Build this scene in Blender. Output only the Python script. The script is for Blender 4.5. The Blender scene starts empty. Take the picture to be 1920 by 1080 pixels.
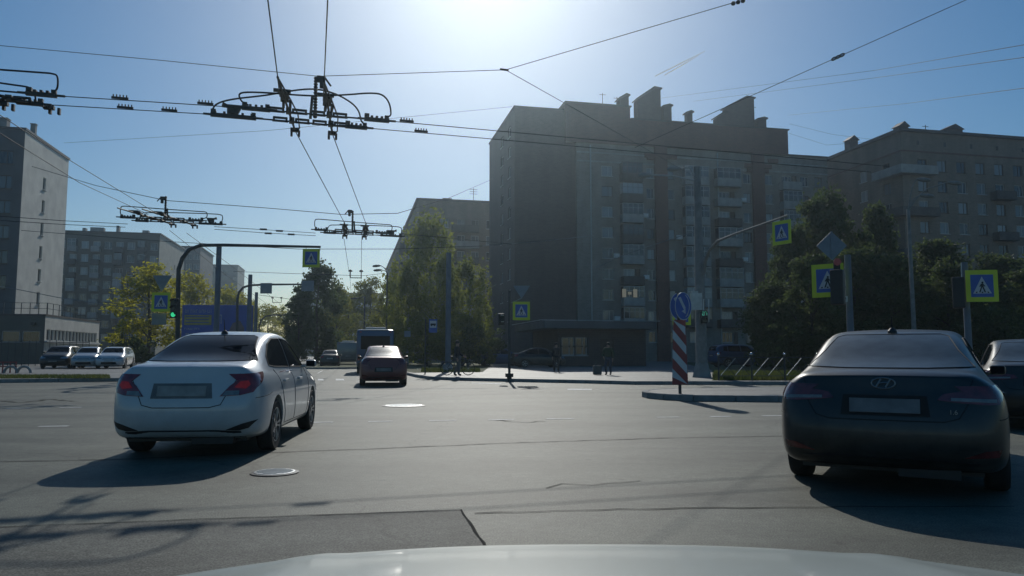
import bpy, bmesh, math, random
from mathutils import Vector, Matrix, Quaternion
from mathutils.bvhtree import BVHTree
R = math.radians
random.seed(7)
S = bpy.context.scene
C = S.collection

# ------------------------------------------------------------------ camera, sky, sun, exposure
FPX, CH, HOR = 1400.0, 1.18, 663.0            # focal length in photo pixels, eye height, horizon row
TH = math.atan((HOR-540)/FPX)
cam = bpy.data.cameras.new("camera"); camo = bpy.data.objects.new("camera", cam); C.objects.link(camo)
cam.sensor_width = 36; cam.lens = 36*FPX/1920; cam.clip_end = 20000; cam.clip_start = 0.05
camo.location = (0, 0, CH); camo.rotation_euler = (R(90)+TH, 0, 0)
S.camera = camo
SUN_EL, SUN_AZ = R(32), R(-2.0)               # azimuth clockwise from straight ahead
w = bpy.data.worlds.new("World"); S.world = w; w.use_nodes = True
nt = w.node_tree; bg = nt.nodes["Background"]
sky = nt.nodes.new("ShaderNodeTexSky"); sky.sky_type = 'NISHITA'; sky.sun_disc = False
sky.sun_elevation = SUN_EL; sky.sun_rotation = SUN_AZ
sky.altitude = 0; sky.air_density = 1.0; sky.dust_density = 0.55; sky.ozone_density = 2.6
hs = nt.nodes.new("ShaderNodeHueSaturation"); hs.inputs["Saturation"].default_value = 1.42; hs.inputs["Hue"].default_value = 0.497
nt.links.new(sky.outputs[0], hs.inputs["Color"]); tn = nt.nodes.new("ShaderNodeMix"); tn.data_type = 'RGBA'; tn.blend_type = 'MULTIPLY'; tn.inputs[0].default_value = 1; tn.inputs[7].default_value = (0.96, 1.0, 1.0, 1)
nt.links.new(hs.outputs[0], tn.inputs[6]); nt.links.new(tn.outputs[2], bg.inputs[0]); bg.inputs[1].default_value = 0.098
sl = bpy.data.lights.new("sun", 'SUN'); slo = bpy.data.objects.new("sun", sl); C.objects.link(slo)
sl.energy = 3.8; sl.angle = R(0.5); sl.color = (1.0, 0.97, 0.89)
sd = Vector((math.sin(SUN_AZ)*math.cos(SUN_EL), math.cos(SUN_AZ)*math.cos(SUN_EL), math.sin(SUN_EL)))
slo.rotation_euler = sd.to_track_quat('Z', 'Y').to_euler()
S.view_settings.view_transform = 'Standard'; S.view_settings.look = 'None'
S.view_settings.exposure = -0.66; S.view_settings.gamma = 1.0

# ------------------------------------------------------------------ survey helpers: photo measurements to places
def ray(px, py):
    dx = (px-960)/FPX; dz = (540-py)/FPX
    return Vector((dx, math.cos(TH)-dz*math.sin(TH), math.sin(TH)+dz*math.cos(TH)))
def P(px, py, Y):
    d = ray(px, py); s = Y/d.y
    return Vector((d.x*s, Y, CH+d.z*s))
def G(px, py, z=0.0):
    d = ray(px, py); s = (z-CH)/d.z
    return Vector((d.x*s, d.y*s, z))
AZ = R(12.3)
U = Vector((-math.sin(AZ), math.cos(AZ), 0)); V = Vector((math.cos(AZ), math.sin(AZ), 0))

# ------------------------------------------------------------------ materials
MATS = {}
def mat(name, col, rough=0.7, metal=0.0, var=0.12, scale=3.0, bump=0.0, coat=0.0, emit=None, estr=0.0, spec=0.5, bscale=None, transl=None):
    if name in MATS: return MATS[name]
    m = bpy.data.materials.new(name); m.use_nodes = True
    n = m.node_tree.nodes; l = m.node_tree.links; b = n["Principled BSDF"]
    b.inputs["Roughness"].default_value = rough; b.inputs["Metallic"].default_value = metal
    b.inputs["Coat Weight"].default_value = coat; b.inputs["Coat Roughness"].default_value = 0.06
    b.inputs["Specular IOR Level"].default_value = spec
    tc = n.new("ShaderNodeTexCoord")
    if var > 0:
        nz = n.new("ShaderNodeTexNoise"); nz.inputs["Scale"].default_value = scale; nz.inputs["Detail"].default_value = 5
        l.new(tc.outputs["Object"], nz.inputs["Vector"])
        r = n.new("ShaderNodeMapRange"); r.inputs[1].default_value = 0.3; r.inputs[2].default_value = 0.7
        r.inputs[3].default_value = 1-var; r.inputs[4].default_value = 1+var
        l.new(nz.outputs["Fac"], r.inputs[0])
        mx = n.new("ShaderNodeMix"); mx.data_type = 'RGBA'; mx.blend_type = 'MULTIPLY'; mx.inputs[0].default_value = 1
        mx.inputs[6].default_value = (*col, 1); l.new(r.outputs[0], mx.inputs[7]); l.new(mx.outputs[2], b.inputs["Base Color"])
    else:
        b.inputs["Base Color"].default_value = (*col, 1)
    if bump > 0:
        nb = n.new("ShaderNodeTexNoise"); nb.inputs["Scale"].default_value = bscale or scale*6; nb.inputs["Detail"].default_value = 4
        l.new(tc.outputs["Object"], nb.inputs["Vector"])
        bp = n.new("ShaderNodeBump"); bp.inputs["Strength"].default_value = bump; bp.inputs["Distance"].default_value = 0.02
        l.new(nb.outputs["Fac"], bp.inputs["Height"]); l.new(bp.outputs[0], b.inputs["Normal"])
    if emit: b.inputs["Emission Color"].default_value = (*emit, 1); b.inputs["Emission Strength"].default_value = estr
    MATS[name] = m; return m

def node_mat(name):
    m = bpy.data.materials.new(name); m.use_nodes = True; MATS[name] = m
    return m, m.node_tree.nodes, m.node_tree.links, m.node_tree.nodes["Principled BSDF"]
def N(n, t, **kw):
    x = n.new(t)
    for k, v in kw.items():
        if k.startswith('i'): x.inputs[int(k[1:])].default_value = v
        else: setattr(x, k, v)
    return x
def mulcol(n, l, a, fac):           # colour socket times value socket
    mx = N(n, "ShaderNodeMix", data_type='RGBA', blend_type='MULTIPLY'); mx.inputs[0].default_value = 1
    l.new(a, mx.inputs[6]); l.new(fac, mx.inputs[7]); return mx.outputs[2]

def asphalt_mat(name, c, grain=0.55, patch=0.28, rough=0.6):
    m, n, l, b = node_mat(name)
    tc = n.new("ShaderNodeTexCoord")
    big = N(n, "ShaderNodeTexNoise"); big.inputs["Scale"].default_value = 0.23; big.inputs["Detail"].default_value = 6
    mp = N(n, "ShaderNodeMapping"); mp.inputs["Rotation"].default_value = (0, 0, -AZ); mp.inputs["Scale"].default_value = (0.35, 1.3, 1)
    l.new(tc.outputs["Object"], mp.inputs[0]); l.new(mp.outputs[0], big.inputs["Vector"])
    fine = N(n, "ShaderNodeTexNoise"); fine.inputs["Scale"].default_value = 85; fine.inputs["Detail"].default_value = 3
    l.new(tc.outputs["Object"], fine.inputs["Vector"])
    mid = N(n, "ShaderNodeTexNoise"); mid.inputs["Scale"].default_value = 2.3; mid.inputs["Detail"].default_value = 8; mid.inputs["Roughness"].default_value = 0.7
    l.new(tc.outputs["Object"], mid.inputs["Vector"])
    def mr(src, a0, a1, lo, hi):
        r = N(n, "ShaderNodeMapRange"); r.inputs[1].default_value = a0; r.inputs[2].default_value = a1; r.inputs[3].default_value = lo; r.inputs[4].default_value = hi
        l.new(src, r.inputs[0]); return r.outputs[0]
    col = N(n, "ShaderNodeRGB"); col.outputs[0].default_value = (*c, 1)
    o = mulcol(n, l, col.outputs[0], mr(big.outputs["Fac"], 0.3, 0.7, 1-patch, 1+patch))
    o = mulcol(n, l, o, mr(mid.outputs["Fac"], 0.3, 0.7, 1-patch*0.85, 1+patch*0.85))
    md2 = N(n, "ShaderNodeTexNoise"); md2.inputs["Scale"].default_value = 13; md2.inputs["Detail"].default_value = 6; md2.inputs["Roughness"].default_value = 0.75
    l.new(tc.outputs["Object"], md2.inputs["Vector"]); o = mulcol(n, l, o, mr(md2.outputs["Fac"], 0.3, 0.7, 1-grain*0.5, 1+grain*0.5))
    o = mulcol(n, l, o, mr(fine.outputs["Fac"], 0.32, 0.68, 1-grain, 1+grain))
    vo = N(n, "ShaderNodeTexVoronoi", feature='DISTANCE_TO_EDGE'); vo.inputs["Scale"].default_value = 0.16
    wz = N(n, "ShaderNodeTexNoise"); wz.inputs["Scale"].default_value = 1.2; wz.inputs["Detail"].default_value = 6
    l.new(tc.outputs["Object"], wz.inputs["Vector"])
    ad = N(n, "ShaderNodeVectorMath", operation='MULTIPLY_ADD'); ad.inputs[1].default_value = (1.6, 1.6, 0)
    l.new(wz.outputs["Color"], ad.inputs[0]); l.new(tc.outputs["Object"], ad.inputs[2]); l.new(ad.outputs[0], vo.inputs["Vector"])
    o = mulcol(n, l, o, mr(vo.outputs["Distance"], 0.0, 0.006, 0.62, 1.0))
    # oil stains, drips and the paths polished by tyres
    st = N(n, "ShaderNodeTexNoise"); st.inputs["Scale"].default_value = 0.55; st.inputs["Detail"].default_value = 4; st.inputs["Distortion"].default_value = 0.6
    mp2 = N(n, "ShaderNodeMapping"); mp2.inputs["Location"].default_value = (7, 3, 0); mp2.inputs["Rotation"].default_value = (0, 0, -AZ); mp2.inputs["Scale"].default_value = (0.55, 1.6, 1)
    l.new(tc.outputs["Object"], mp2.inputs[0]); l.new(mp2.outputs[0], st.inputs["Vector"])
    o = mulcol(n, l, o, mr(st.outputs["Fac"], 0.55, 0.68, 1.0, 0.74))
    dr = N(n, "ShaderNodeTexVoronoi"); dr.inputs["Scale"].default_value = 1.3; l.new(tc.outputs["Object"], dr.inputs["Vector"])
    o = mulcol(n, l, o, mr(dr.outputs["Distance"], 0.03, 0.075, 0.62, 1.0))
    tk = N(n, "ShaderNodeTexWave", bands_direction='Y'); tk.inputs["Scale"].default_value = 0.16; tk.inputs["Distortion"].default_value = 1.2; tk.inputs["Detail"].default_value = 3
    mp3 = N(n, "ShaderNodeMapping"); mp3.inputs["Rotation"].default_value = (0, 0, -AZ); l.new(tc.outputs["Object"], mp3.inputs[0]); l.new(mp3.outputs[0], tk.inputs["Vector"])
    o = mulcol(n, l, o, mr(tk.outputs["Fac"], 0.2, 0.8, 0.90, 1.08))
    l.new(o, b.inputs["Base Color"])
    b.inputs["Roughness"].default_value = rough; b.inputs["Specular IOR Level"].default_value = 0.3
    bp = N(n, "ShaderNodeBump"); bp.inputs["Strength"].default_value = 0.45; bp.inputs["Distance"].default_value = 0.007
    f2 = N(n, "ShaderNodeTexNoise"); f2.inputs["Scale"].default_value = 75; f2.inputs["Detail"].default_value = 4
    l.new(tc.outputs["Object"], f2.inputs["Vector"]); l.new(f2.outputs["Fac"], bp.inputs["Height"]); l.new(bp.outputs[0], b.inputs["Normal"])
    return m

def brick_mat(name, c1, c2, mortar, streak=0.18):
    m, n, l, b = node_mat(name)
    tc = n.new("ShaderNodeTexCoord")
    # brick courses over both wall directions: use (x+y, z)
    sp = N(n, "ShaderNodeSeparateXYZ"); l.new(tc.outputs["Object"], sp.inputs[0])
    a = N(n, "ShaderNodeMath", operation='ADD'); l.new(sp.outputs[0], a.inputs[0]); l.new(sp.outputs[1], a.inputs[1])
    cb = N(n, "ShaderNodeCombineXYZ"); l.new(a.outputs[0], cb.inputs[0]); l.new(sp.outputs[2], cb.inputs[1])
    br = N(n, "ShaderNodeTexBrick"); br.inputs["Scale"].default_value = 1.0
    br.inputs["Brick Width"].default_value = 0.5; br.inputs["Row Height"].default_value = 0.18; br.inputs["Mortar Size"].default_value = 0.012
    br.inputs["Color1"].default_value = (*c1, 1); br.inputs["Color2"].default_value = (*c2, 1); br.inputs["Mortar"].default_value = (*mortar, 1)
    l.new(cb.outputs[0], br.inputs["Vector"])
    nz = N(n, "ShaderNodeTexNoise"); nz.inputs["Scale"].default_value = 0.35; nz.inputs["Detail"].default_value = 7; nz.inputs["Roughness"].default_value = 0.65
    mp = N(n, "ShaderNodeMapping"); mp.inputs["Scale"].default_value = (1.2, 1.2, 0.35); l.new(tc.outputs["Object"], mp.inputs[0]); l.new(mp.outputs[0], nz.inputs["Vector"])
    r = N(n, "ShaderNodeMapRange"); r.inputs[1].default_value = 0.3; r.inputs[2].default_value = 0.7; r.inputs[3].default_value = 1-streak; r.inputs[4].default_value = 1+streak
    l.new(nz.outputs["Fac"], r.inputs[0])
    l.new(mulcol(n, l, br.outputs["Color"], r.outputs[0]), b.inputs["Base Color"])
    b.inputs["Roughness"].default_value = 0.85
    return m

def glass_mat(name, dark, light, p_light=0.45, rough=0.06):
    """window glass: dark room or pale curtain behind it, different from window to window"""
    m, n, l, b = node_mat(name)
    oi = n.new("ShaderNodeObjectInfo")
    cr = N(n, "ShaderNodeValToRGB"); e = cr.color_ramp.elements
    e[0].position = 0.0; e[0].color = (*dark, 1); e[1].position = 1.0; e[1].color = (*light, 1)
    k = e.new(1-p_light); k.color = (*[0.55*a+0.45*c for a, c in zip(dark, light)], 1)
    k2 = e.new(max(0.02, 1-p_light-0.2)); k2.color = (*dark, 1)
    l.new(oi.outputs["Random"], cr.inputs[0])
    tc = n.new("ShaderNodeTexCoord"); wv = N(n, "ShaderNodeTexWave"); wv.inputs["Scale"].default_value = 2.2; wv.inputs["Distortion"].default_value = 3
    l.new(tc.outputs["Object"], wv.inputs["Vector"])
    r = N(n, "ShaderNodeMapRange"); r.inputs[3].default_value = 0.65; r.inputs[4].default_value = 1.1; l.new(wv.outputs["Fac"], r.inputs[0])
    l.new(mulcol(n, l, cr.outputs[0], r.outputs[0]), b.inputs["Base Color"])
    b.inputs["Roughness"].default_value = rough; b.inputs["Specular IOR Level"].default_value = 0.7
    return m

def leaf_mat(name, c, c2, tr=0.45):
    m, n, l, b = node_mat(name)
    tc = n.new("ShaderNodeTexCoord")
    nz = N(n, "ShaderNodeTexNoise"); nz.inputs["Scale"].default_value = 0.9; nz.inputs["Detail"].default_value = 5
    l.new(tc.outputs["Object"], nz.inputs["Vector"])
    cr = N(n, "ShaderNodeValToRGB"); cr.color_ramp.elements[0].position = 0.35; cr.color_ramp.elements[1].position = 0.65
    cr.color_ramp.elements[0].color = (*c, 1); cr.color_ramp.elements[1].color = (*c2, 1)
    l.new(nz.outputs["Fac"], cr.inputs[0])
    l.new(cr.outputs[0], b.inputs["Base Color"]); b.inputs["Roughness"].default_value = 0.6; b.inputs["Specular IOR Level"].default_value = 0.3
    ts = n.new("ShaderNodeBsdfTranslucent")
    l.new(cr.outputs[0], ts.inputs[0])
    ms = n.new("ShaderNodeMixShader"); ms.inputs[0].default_value = tr
    l.new(b.outputs[0], ms.inputs[1]); l.new(ts.outputs[0], ms.inputs[2])
    l.new(ms.outputs[0], n["Material Output"].inputs[0])
    return m

def paint(name, col, rough=0.28, metal=0.0, dust=0.25, coat=0.6):
    """car paint under a film of road dust"""
    m, n, l, b = node_mat(name)
    tc = n.new("ShaderNodeTexCoord")
    nz = N(n, "ShaderNodeTexNoise"); nz.inputs["Scale"].default_value = 5; nz.inputs["Detail"].default_value = 8; nz.inputs["Roughness"].default_value = 0.7
    l.new(tc.outputs["Object"], nz.inputs["Vector"])
    sp = N(n, "ShaderNodeSeparateXYZ"); l.new(tc.outputs["Object"], sp.inputs[0])
    lo = N(n, "ShaderNodeMapRange"); lo.inputs[1].default_value = 0.75; lo.inputs[2].default_value = 0.2; lo.inputs[3].default_value = 0.25; lo.inputs[4].default_value = 1.0
    l.new(sp.outputs[2], lo.inputs[0])
    r = N(n, "ShaderNodeMapRange"); r.inputs[1].default_value = 0.3; r.inputs[2].default_value = 0.75; r.inputs[3].default_value = 0.0; r.inputs[4].default_value = dust
    l.new(nz.outputs["Fac"], r.inputs[0])
    mu = N(n, "ShaderNodeMath", operation='MULTIPLY'); l.new(lo.outputs[0], mu.inputs[0]); l.new(r.outputs[0], mu.inputs[1])
    mx = N(n, "ShaderNodeMix", data_type='RGBA'); mx.inputs[6].default_value = (*col, 1); mx.inputs[7].default_value = (0.16, 0.15, 0.13, 1)
    l.new(mu.outputs[0], mx.inputs[0]); l.new(mx.outputs[2], b.inputs["Base Color"])
    b.inputs["Roughness"].default_value = rough; b.inputs["Metallic"].default_value = metal
    b.inputs["Coat Weight"].default_value = coat; b.inputs["Coat Roughness"].default_value = 0.08
    return m

M = dict(
    asphalt=asphalt_mat("asphalt", (0.106, 0.111, 0.086), rough=0.66),
    asphalt_dark=asphalt_mat("asphalt_dark", (0.088, 0.089, 0.074), rough=0.75),
    pavement=asphalt_mat("pavement", (0.16, 0.16, 0.15), grain=0.2),
    kerb=mat("kerb_stone", (0.22, 0.22, 0.21), 0.85, var=0.2, scale=4, bump=0.3),
    earth=mat("earth", (0.10, 0.09, 0.065), 0.95, var=0.3, scale=1.5, bump=0.4),
    grass=leaf_mat("grass", (0.06, 0.09, 0.02), (0.12, 0.13, 0.035), 0.4),
    lawn=mat("lawn", (0.075, 0.085, 0.03), 0.95, var=0.35, scale=1.2, bump=0.5),
    mark=mat("road_paint", (0.60, 0.60, 0.57), 0.7, var=0.3, scale=9),
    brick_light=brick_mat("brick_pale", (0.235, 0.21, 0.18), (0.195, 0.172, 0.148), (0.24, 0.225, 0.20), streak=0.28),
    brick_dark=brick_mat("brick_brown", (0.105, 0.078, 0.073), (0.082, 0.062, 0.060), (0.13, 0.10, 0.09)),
    brick_red=brick_mat("brick_red", (0.145, 0.060, 0.048), (0.115, 0.048, 0.04), (0.14, 0.10, 0.09)),
    brick_tan=brick_mat("brick_tan", (0.20, 0.155, 0.118), (0.16, 0.125, 0.096), (0.20, 0.18, 0.155), streak=0.28),
    panel=mat("panel_sunlit", (0.66, 0.64, 0.57), 0.85, var=0.14, scale=0.6),
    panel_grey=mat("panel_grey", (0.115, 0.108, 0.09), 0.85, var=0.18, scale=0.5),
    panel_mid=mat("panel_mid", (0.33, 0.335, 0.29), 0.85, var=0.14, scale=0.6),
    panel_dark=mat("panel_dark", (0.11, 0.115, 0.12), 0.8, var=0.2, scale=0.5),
    concrete=mat("concrete", (0.26, 0.26, 0.25), 0.85, var=0.2, scale=2, bump=0.2),
    roof=mat("roof_sheet", (0.06, 0.05, 0.048), 0.6, var=0.25, scale=1),
    white=mat("white_trim", (0.62, 0.63, 0.62), 0.5, var=0.12, scale=3),
    frame_white=mat("window_frame_white", (0.50, 0.50, 0.49), 0.5, var=0.1),
    frame_brown=mat("window_frame_brown", (0.09, 0.06, 0.045), 0.6, var=0.2),
    glass=glass_mat("window_glass", (0.022, 0.030, 0.040), (0.38, 0.40, 0.41), 0.4),
    glass_dark=glass_mat("window_glass_dark", (0.018, 0.022, 0.028), (0.10, 0.11, 0.12), 0.3),
    vapour=leaf_mat("vapour", (0.8, 0.8, 0.8), (0.85, 0.85, 0.85), 0.85),
    curtain=mat("lit_curtain", (0.55, 0.48, 0.36), 0.8, var=0.2, scale=8, emit=(0.9, 0.72, 0.45), estr=0.16),
    balc=mat("balcony_panel", (0.30, 0.30, 0.29), 0.8, var=0.2, scale=1.5),
    balc_dark=mat("balcony_panel_dark", (0.075, 0.07, 0.068), 0.8, var=0.25, scale=1.5),
    steel=mat("galvanised_steel", (0.36, 0.38, 0.39), 0.45, 0.6, var=0.15, scale=6),
    steel_dark=mat("dark_steel", (0.055, 0.058, 0.06), 0.5, 0.4, var=0.2, scale=8),
    wire=mat("wire_metal", (0.035, 0.037, 0.04), 0.7, 0.0, var=0.1, spec=0.2),
    wire_bright=mat("wire_bright", (0.30, 0.31, 0.31), 0.3, 0.9, var=0.2, scale=9),  # wire metal lightened, the sun glint put into its colour
    insul=mat("insulator", (0.055, 0.050, 0.042), 0.55, var=0.2, scale=12),
    pole_blue=mat("pole_bluegrey", (0.115, 0.14, 0.175), 0.6, 0.1, var=0.15, scale=3),
    pole_conc=mat("pole_concrete", (0.20, 0.20, 0.195), 0.85, var=0.2, scale=4),
    black=mat("black_plastic", (0.018, 0.018, 0.018), 0.5, var=0.2, scale=10),
    rubber=mat("tyre_rubber", (0.018, 0.018, 0.018), 0.8, var=0.25, scale=14),
    alloy=mat("alloy_rim", (0.42, 0.43, 0.44), 0.32, 0.85, var=0.1, scale=6),
    chrome=mat("chrome", (0.55, 0.56, 0.57), 0.18, 1.0, var=0.05),
    badge_metal=mat("badge_metal", (0.26, 0.27, 0.27), 0.4, 0.8, var=0.1),
    car_glass=mat("car_glass", (0.006, 0.009, 0.013), 0.04, var=0.3, scale=4, spec=0.05),
    car_glass_dusty=mat("car_glass_dusty", (0.060, 0.070, 0.072), 0.3, var=0.35, scale=7, spec=0.25),
    seam=mat("panel_gap", (0.012, 0.012, 0.012), 0.8, var=0),
    tail=mat("tail_lamp", (0.20, 0.012, 0.012), 0.12, var=0.35, scale=16, coat=1.0),
    tail_dark=mat("tail_lamp_smoked", (0.13, 0.022, 0.020), 0.12, var=0.35, scale=16, coat=1.0),
    tail_lit=mat("tail_lamp_lit", (0.36, 0.02, 0.02), 0.2, var=0.3, scale=20, emit=(1, 0.06, 0.05), estr=0.05),
    lens_clear=mat("clear_lens", (0.18, 0.17, 0.16), 0.1, var=0.3, scale=20, coat=1.0),
    headlamp=mat("headlamp", (0.32, 0.33, 0.34), 0.1, 0.3, var=0.3, scale=20, coat=1.0),
    plate=mat("number_plate", (0.25, 0.24, 0.22), 0.5, var=0.25, scale=8),
    plate_dark=mat("number_plate_dim", (0.13, 0.13, 0.13), 0.5, var=0.25, scale=8),
    sign_yellow=mat("sign_yellow", (0.40, 0.50, 0.03), 0.5, var=0.06, scale=5, emit=(0.46, 0.60, 0.02), estr=0.03),  # faint glow added to the plate, which is no lamp
    sign_blue=mat("sign_blue", (0.035, 0.10, 0.36), 0.45, var=0.08, scale=5),
    sign_white=mat("sign_white", (0.48, 0.50, 0.52), 0.5, var=0.06, scale=5),
    sign_black=mat("sign_black", (0.02, 0.02, 0.02), 0.6, var=0),
    sign_red=mat("sign_red", (0.25, 0.045, 0.045), 0.5, var=0.12, scale=5),
    sign_back=mat("sign_back", (0.20, 0.23, 0.26), 0.6, 0.2, var=0.12, scale=4),
    lamp_green=mat("green_lamp", (0.05, 0.6, 0.3), 0.4, var=0, emit=(0.06, 1.0, 0.42), estr=0.85),
    lamp_red=mat("red_lamp", (0.16, 0.05, 0.05), 0.4, var=0, emit=(1.0, 0.12, 0.12), estr=0.03),
    digit=mat("digit_green", (0.1, 0.5, 0.4), 0.4, var=0, emit=(0.15, 0.9, 0.65), estr=0.5),
    lens_off=mat("lamp_off", (0.03, 0.035, 0.03), 0.25, var=0),
    glazed_dark=mat("glazed_dark", (0.035, 0.042, 0.055), 0.5, var=0.2, scale=0.5),
    ad_blue=mat("billboard_blue", (0.025, 0.075, 0.32), 0.5, var=0.15, scale=1.0),
    ad_yellow=mat("billboard_yellow", (0.30, 0.25, 0.05), 0.5, var=0.2, scale=2.0),
    ad_white=mat("billboard_white", (0.22, 0.27, 0.36), 0.5, var=0.2, scale=3.0),
    ad_brown=mat("billboard_picture", (0.10, 0.075, 0.085), 0.5, var=0.6, scale=0.8),
    bark=mat("bark", (0.055, 0.045, 0.036), 0.95, var=0.3, scale=6, bump=0.5),
    bark_birch=mat("bark_birch", (0.30, 0.29, 0.27), 0.9, var=0.5, scale=5, bump=0.3),
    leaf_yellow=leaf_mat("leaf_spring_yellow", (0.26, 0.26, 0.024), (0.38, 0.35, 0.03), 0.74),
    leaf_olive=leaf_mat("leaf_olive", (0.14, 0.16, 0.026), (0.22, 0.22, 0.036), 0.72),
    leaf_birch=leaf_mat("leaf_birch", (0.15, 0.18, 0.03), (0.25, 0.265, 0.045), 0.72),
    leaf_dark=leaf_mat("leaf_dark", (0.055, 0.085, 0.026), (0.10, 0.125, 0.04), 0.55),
    skin=mat("skin", (0.38, 0.24, 0.18), 0.6, var=0.05),
    hair=mat("hair", (0.03, 0.022, 0.016), 0.7, var=0.2),
    cloth_dark=mat("cloth_dark", (0.022, 0.024, 0.028), 0.9, var=0.2, scale=8),
    cloth_green=mat("cloth_green", (0.035, 0.055, 0.032), 0.9, var=0.2, scale=8),
    cloth_blue=mat("cloth_blue", (0.04, 0.055, 0.08), 0.9, var=0.2, scale=8),
    cloth_grey=mat("cloth_grey", (0.12, 0.12, 0.115), 0.9, var=0.2, scale=8),
    shoe=mat("shoe", (0.02, 0.02, 0.02), 0.7, var=0.2),
    iron_glint=mat("cast_iron_glint", (0.85, 0.85, 0.82), 0.5, 0.5, var=0.2, scale=14, bump=0.1),  # near-white base colour puts the sun's highlight into the iron
    paint_white=paint("paint_white", (0.50, 0.52, 0.53), 0.32, 0.0, 0.5),
    paint_black=paint("paint_black", (0.009, 0.010, 0.010), 0.38, 0.0, 0.4, coat=0.2),
    paint_maroon=paint("paint_maroon", (0.19, 0.048, 0.044), 0.4, 0.1, 0.25, coat=0.25),
    paint_bluebus=paint("paint_bluebus", (0.030, 0.070, 0.15), 0.4, 0.0, 0.3),
    paint_silver=paint("paint_silver", (0.42, 0.43, 0.43), 0.33, 0.4, 0.3),
    paint_grey=paint("paint_grey", (0.13, 0.14, 0.14), 0.33, 0.3, 0.3),
    paint_bonnet=paint("paint_bonnet", (0.46, 0.50, 0.45), 0.42, 0.0, 0.2),
)

# ------------------------------------------------------------------ object helpers
def tag(o, label=None, cat=None, group=None, kind=None):
    if label: o['label'] = label
    if cat: o['category'] = cat
    if group: o['group'] = group
    if kind: o['kind'] = kind
    return o
def thing(name, label, cat, loc=(0, 0, 0), rz=0.0, group=None):
    o = bpy.data.objects.new(name, None); C.objects.link(o)
    o.location = loc; o.rotation_euler = (0, 0, rz); o.empty_display_size = 0.3
    return tag(o, label, cat, group)
def copy_tree(o, parent=None):
    c = o.copy(); C.objects.link(c)
    if parent: c.parent = parent
    for ch in o.children: copy_tree(ch, c)
    return c

class MB:
    def __init__(s): s.v = []; s.f = []
    def add(s, vs, fs):
        b = len(s.v); s.v += [tuple(v) for v in vs]; s.f += [tuple(b+i for i in f) for f in fs]
    def box(s, c, d, rz=0.0, rot=None):
        x, y, z = d[0]/2, d[1]/2, d[2]/2
        vs = [Vector(p) for p in ((-x,-y,-z),(x,-y,-z),(x,y,-z),(-x,y,-z),(-x,-y,z),(x,-y,z),(x,y,z),(-x,y,z))]
        m = rot if rot is not None else Matrix.Rotation(rz, 3, 'Z')
        s.add([m @ v + Vector(c) for v in vs], [(3,2,1,0),(4,5,6,7),(0,1,5,4),(1,2,6,5),(2,3,7,6),(3,0,4,7)])
    def bar(s, a, b, w, h=None):
        a, b = Vector(a), Vector(b); d = b-a
        q = d.to_track_quat('X', 'Z').to_matrix()
        s.box((a+b)/2, (d.length, w, h or w), rot=q)
    def tube(s, pts, r, n=6, cap=True):
        pts = [Vector(p) for p in pts]; rs = r if isinstance(r, (list, tuple)) else [r]*len(pts)
        rings = []; up = None
        for i, p in enumerate(pts):
            d = (pts[min(i+1, len(pts)-1)] - pts[max(i-1, 0)]).normalized()
            if up is None:
                up = Vector((0, 0, 1)) if abs(d.z) < 0.9 else Vector((1, 0, 0))
            a = d.cross(up).normalized(); bb = a.cross(d).normalized(); up = bb
            rings.append([p + (a*math.cos(2*math.pi*k/n) + bb*math.sin(2*math.pi*k/n))*rs[i] for k in range(n)])
        vs = [v for rg in rings for v in rg]; fs = []
        for i in range(len(pts)-1):
            for k in range(n):
                fs.append((i*n+k, i*n+(k+1) % n, (i+1)*n+(k+1) % n, (i+1)*n+k))
        if cap: fs.append(tuple(range(n-1, -1, -1))); fs.append(tuple((len(pts)-1)*n+k for k in range(n)))
        s.add(vs, fs)
    def lathe(s, prof, n=24, axis='Z', c=(0, 0, 0)):
        vs = []; fs = []
        for r, h in prof:
            for k in range(n):
                a = 2*math.pi*k/n; p = (r*math.cos(a), r*math.sin(a), h)
                if axis == 'X': p = (h, p[0], p[1])
                if axis == 'Y': p = (p[0], h, p[1])
                vs.append(Vector(p)+Vector(c))
        for i in range(len(prof)-1):
            for k in range(n): fs.append((i*n+k, i*n+(k+1) % n, (i+1)*n+(k+1) % n, (i+1)*n+k))
        fs.append(tuple(range(n-1, -1, -1))); fs.append(tuple((len(prof)-1)*n+k for k in range(n)))
        s.add(vs, fs)
    def prism(s, poly, h0, h1, frame=None):
        """extrude a 2D outline; frame maps (a,b,h) to 3D"""
        fr = frame or (lambda a, b, h: (a, b, h)); n = len(poly)
        vs = [fr(a, b, h0) for a, b in poly] + [fr(a, b, h1) for a, b in poly]
        fs = [tuple(range(n-1, -1, -1)), tuple(range(n, 2*n))]
        fs += [(i, (i+1) % n, n+(i+1) % n, n+i) for i in range(n)]
        s.add(vs, fs)
    def obj(s, name, m, parent=None, smooth=False, loc=None, rz=None, bevel=0.0):
        me = bpy.data.meshes.new(name); me.from_pydata(s.v, [], s.f); me.update()
        bm = bmesh.new(); bm.from_mesh(me); bmesh.ops.recalc_face_normals(bm, faces=bm.faces)
        if bevel > 0:
            es = [e for e in bm.edges if len(e.link_faces) == 2 and e.calc_face_angle(0) > 0.6]
            bmesh.ops.bevel(bm, geom=es, offset=bevel, segments=2, affect='EDGES', profile=0.5)
        bm.to_mesh(me); bm.free()
        return link(name, me, m, parent, smooth, loc, rz)
def link(name, me, m, parent=None, smooth=False, loc=None, rz=None):
    if m is not None and not me.materials: me.materials.append(m)
    if smooth:
        me.polygons.foreach_set("use_smooth", [True]*len(me.polygons)); me.update()
        try: me.set_sharp_from_angle(angle=R(40))
        except Exception: pass
    o = bpy.data.objects.new(name, me); C.objects.link(o)
    if parent: o.parent = parent
    if loc is not None: o.location = loc
    if rz is not None: o.rotation_euler = (0, 0, rz)
    return o
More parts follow.
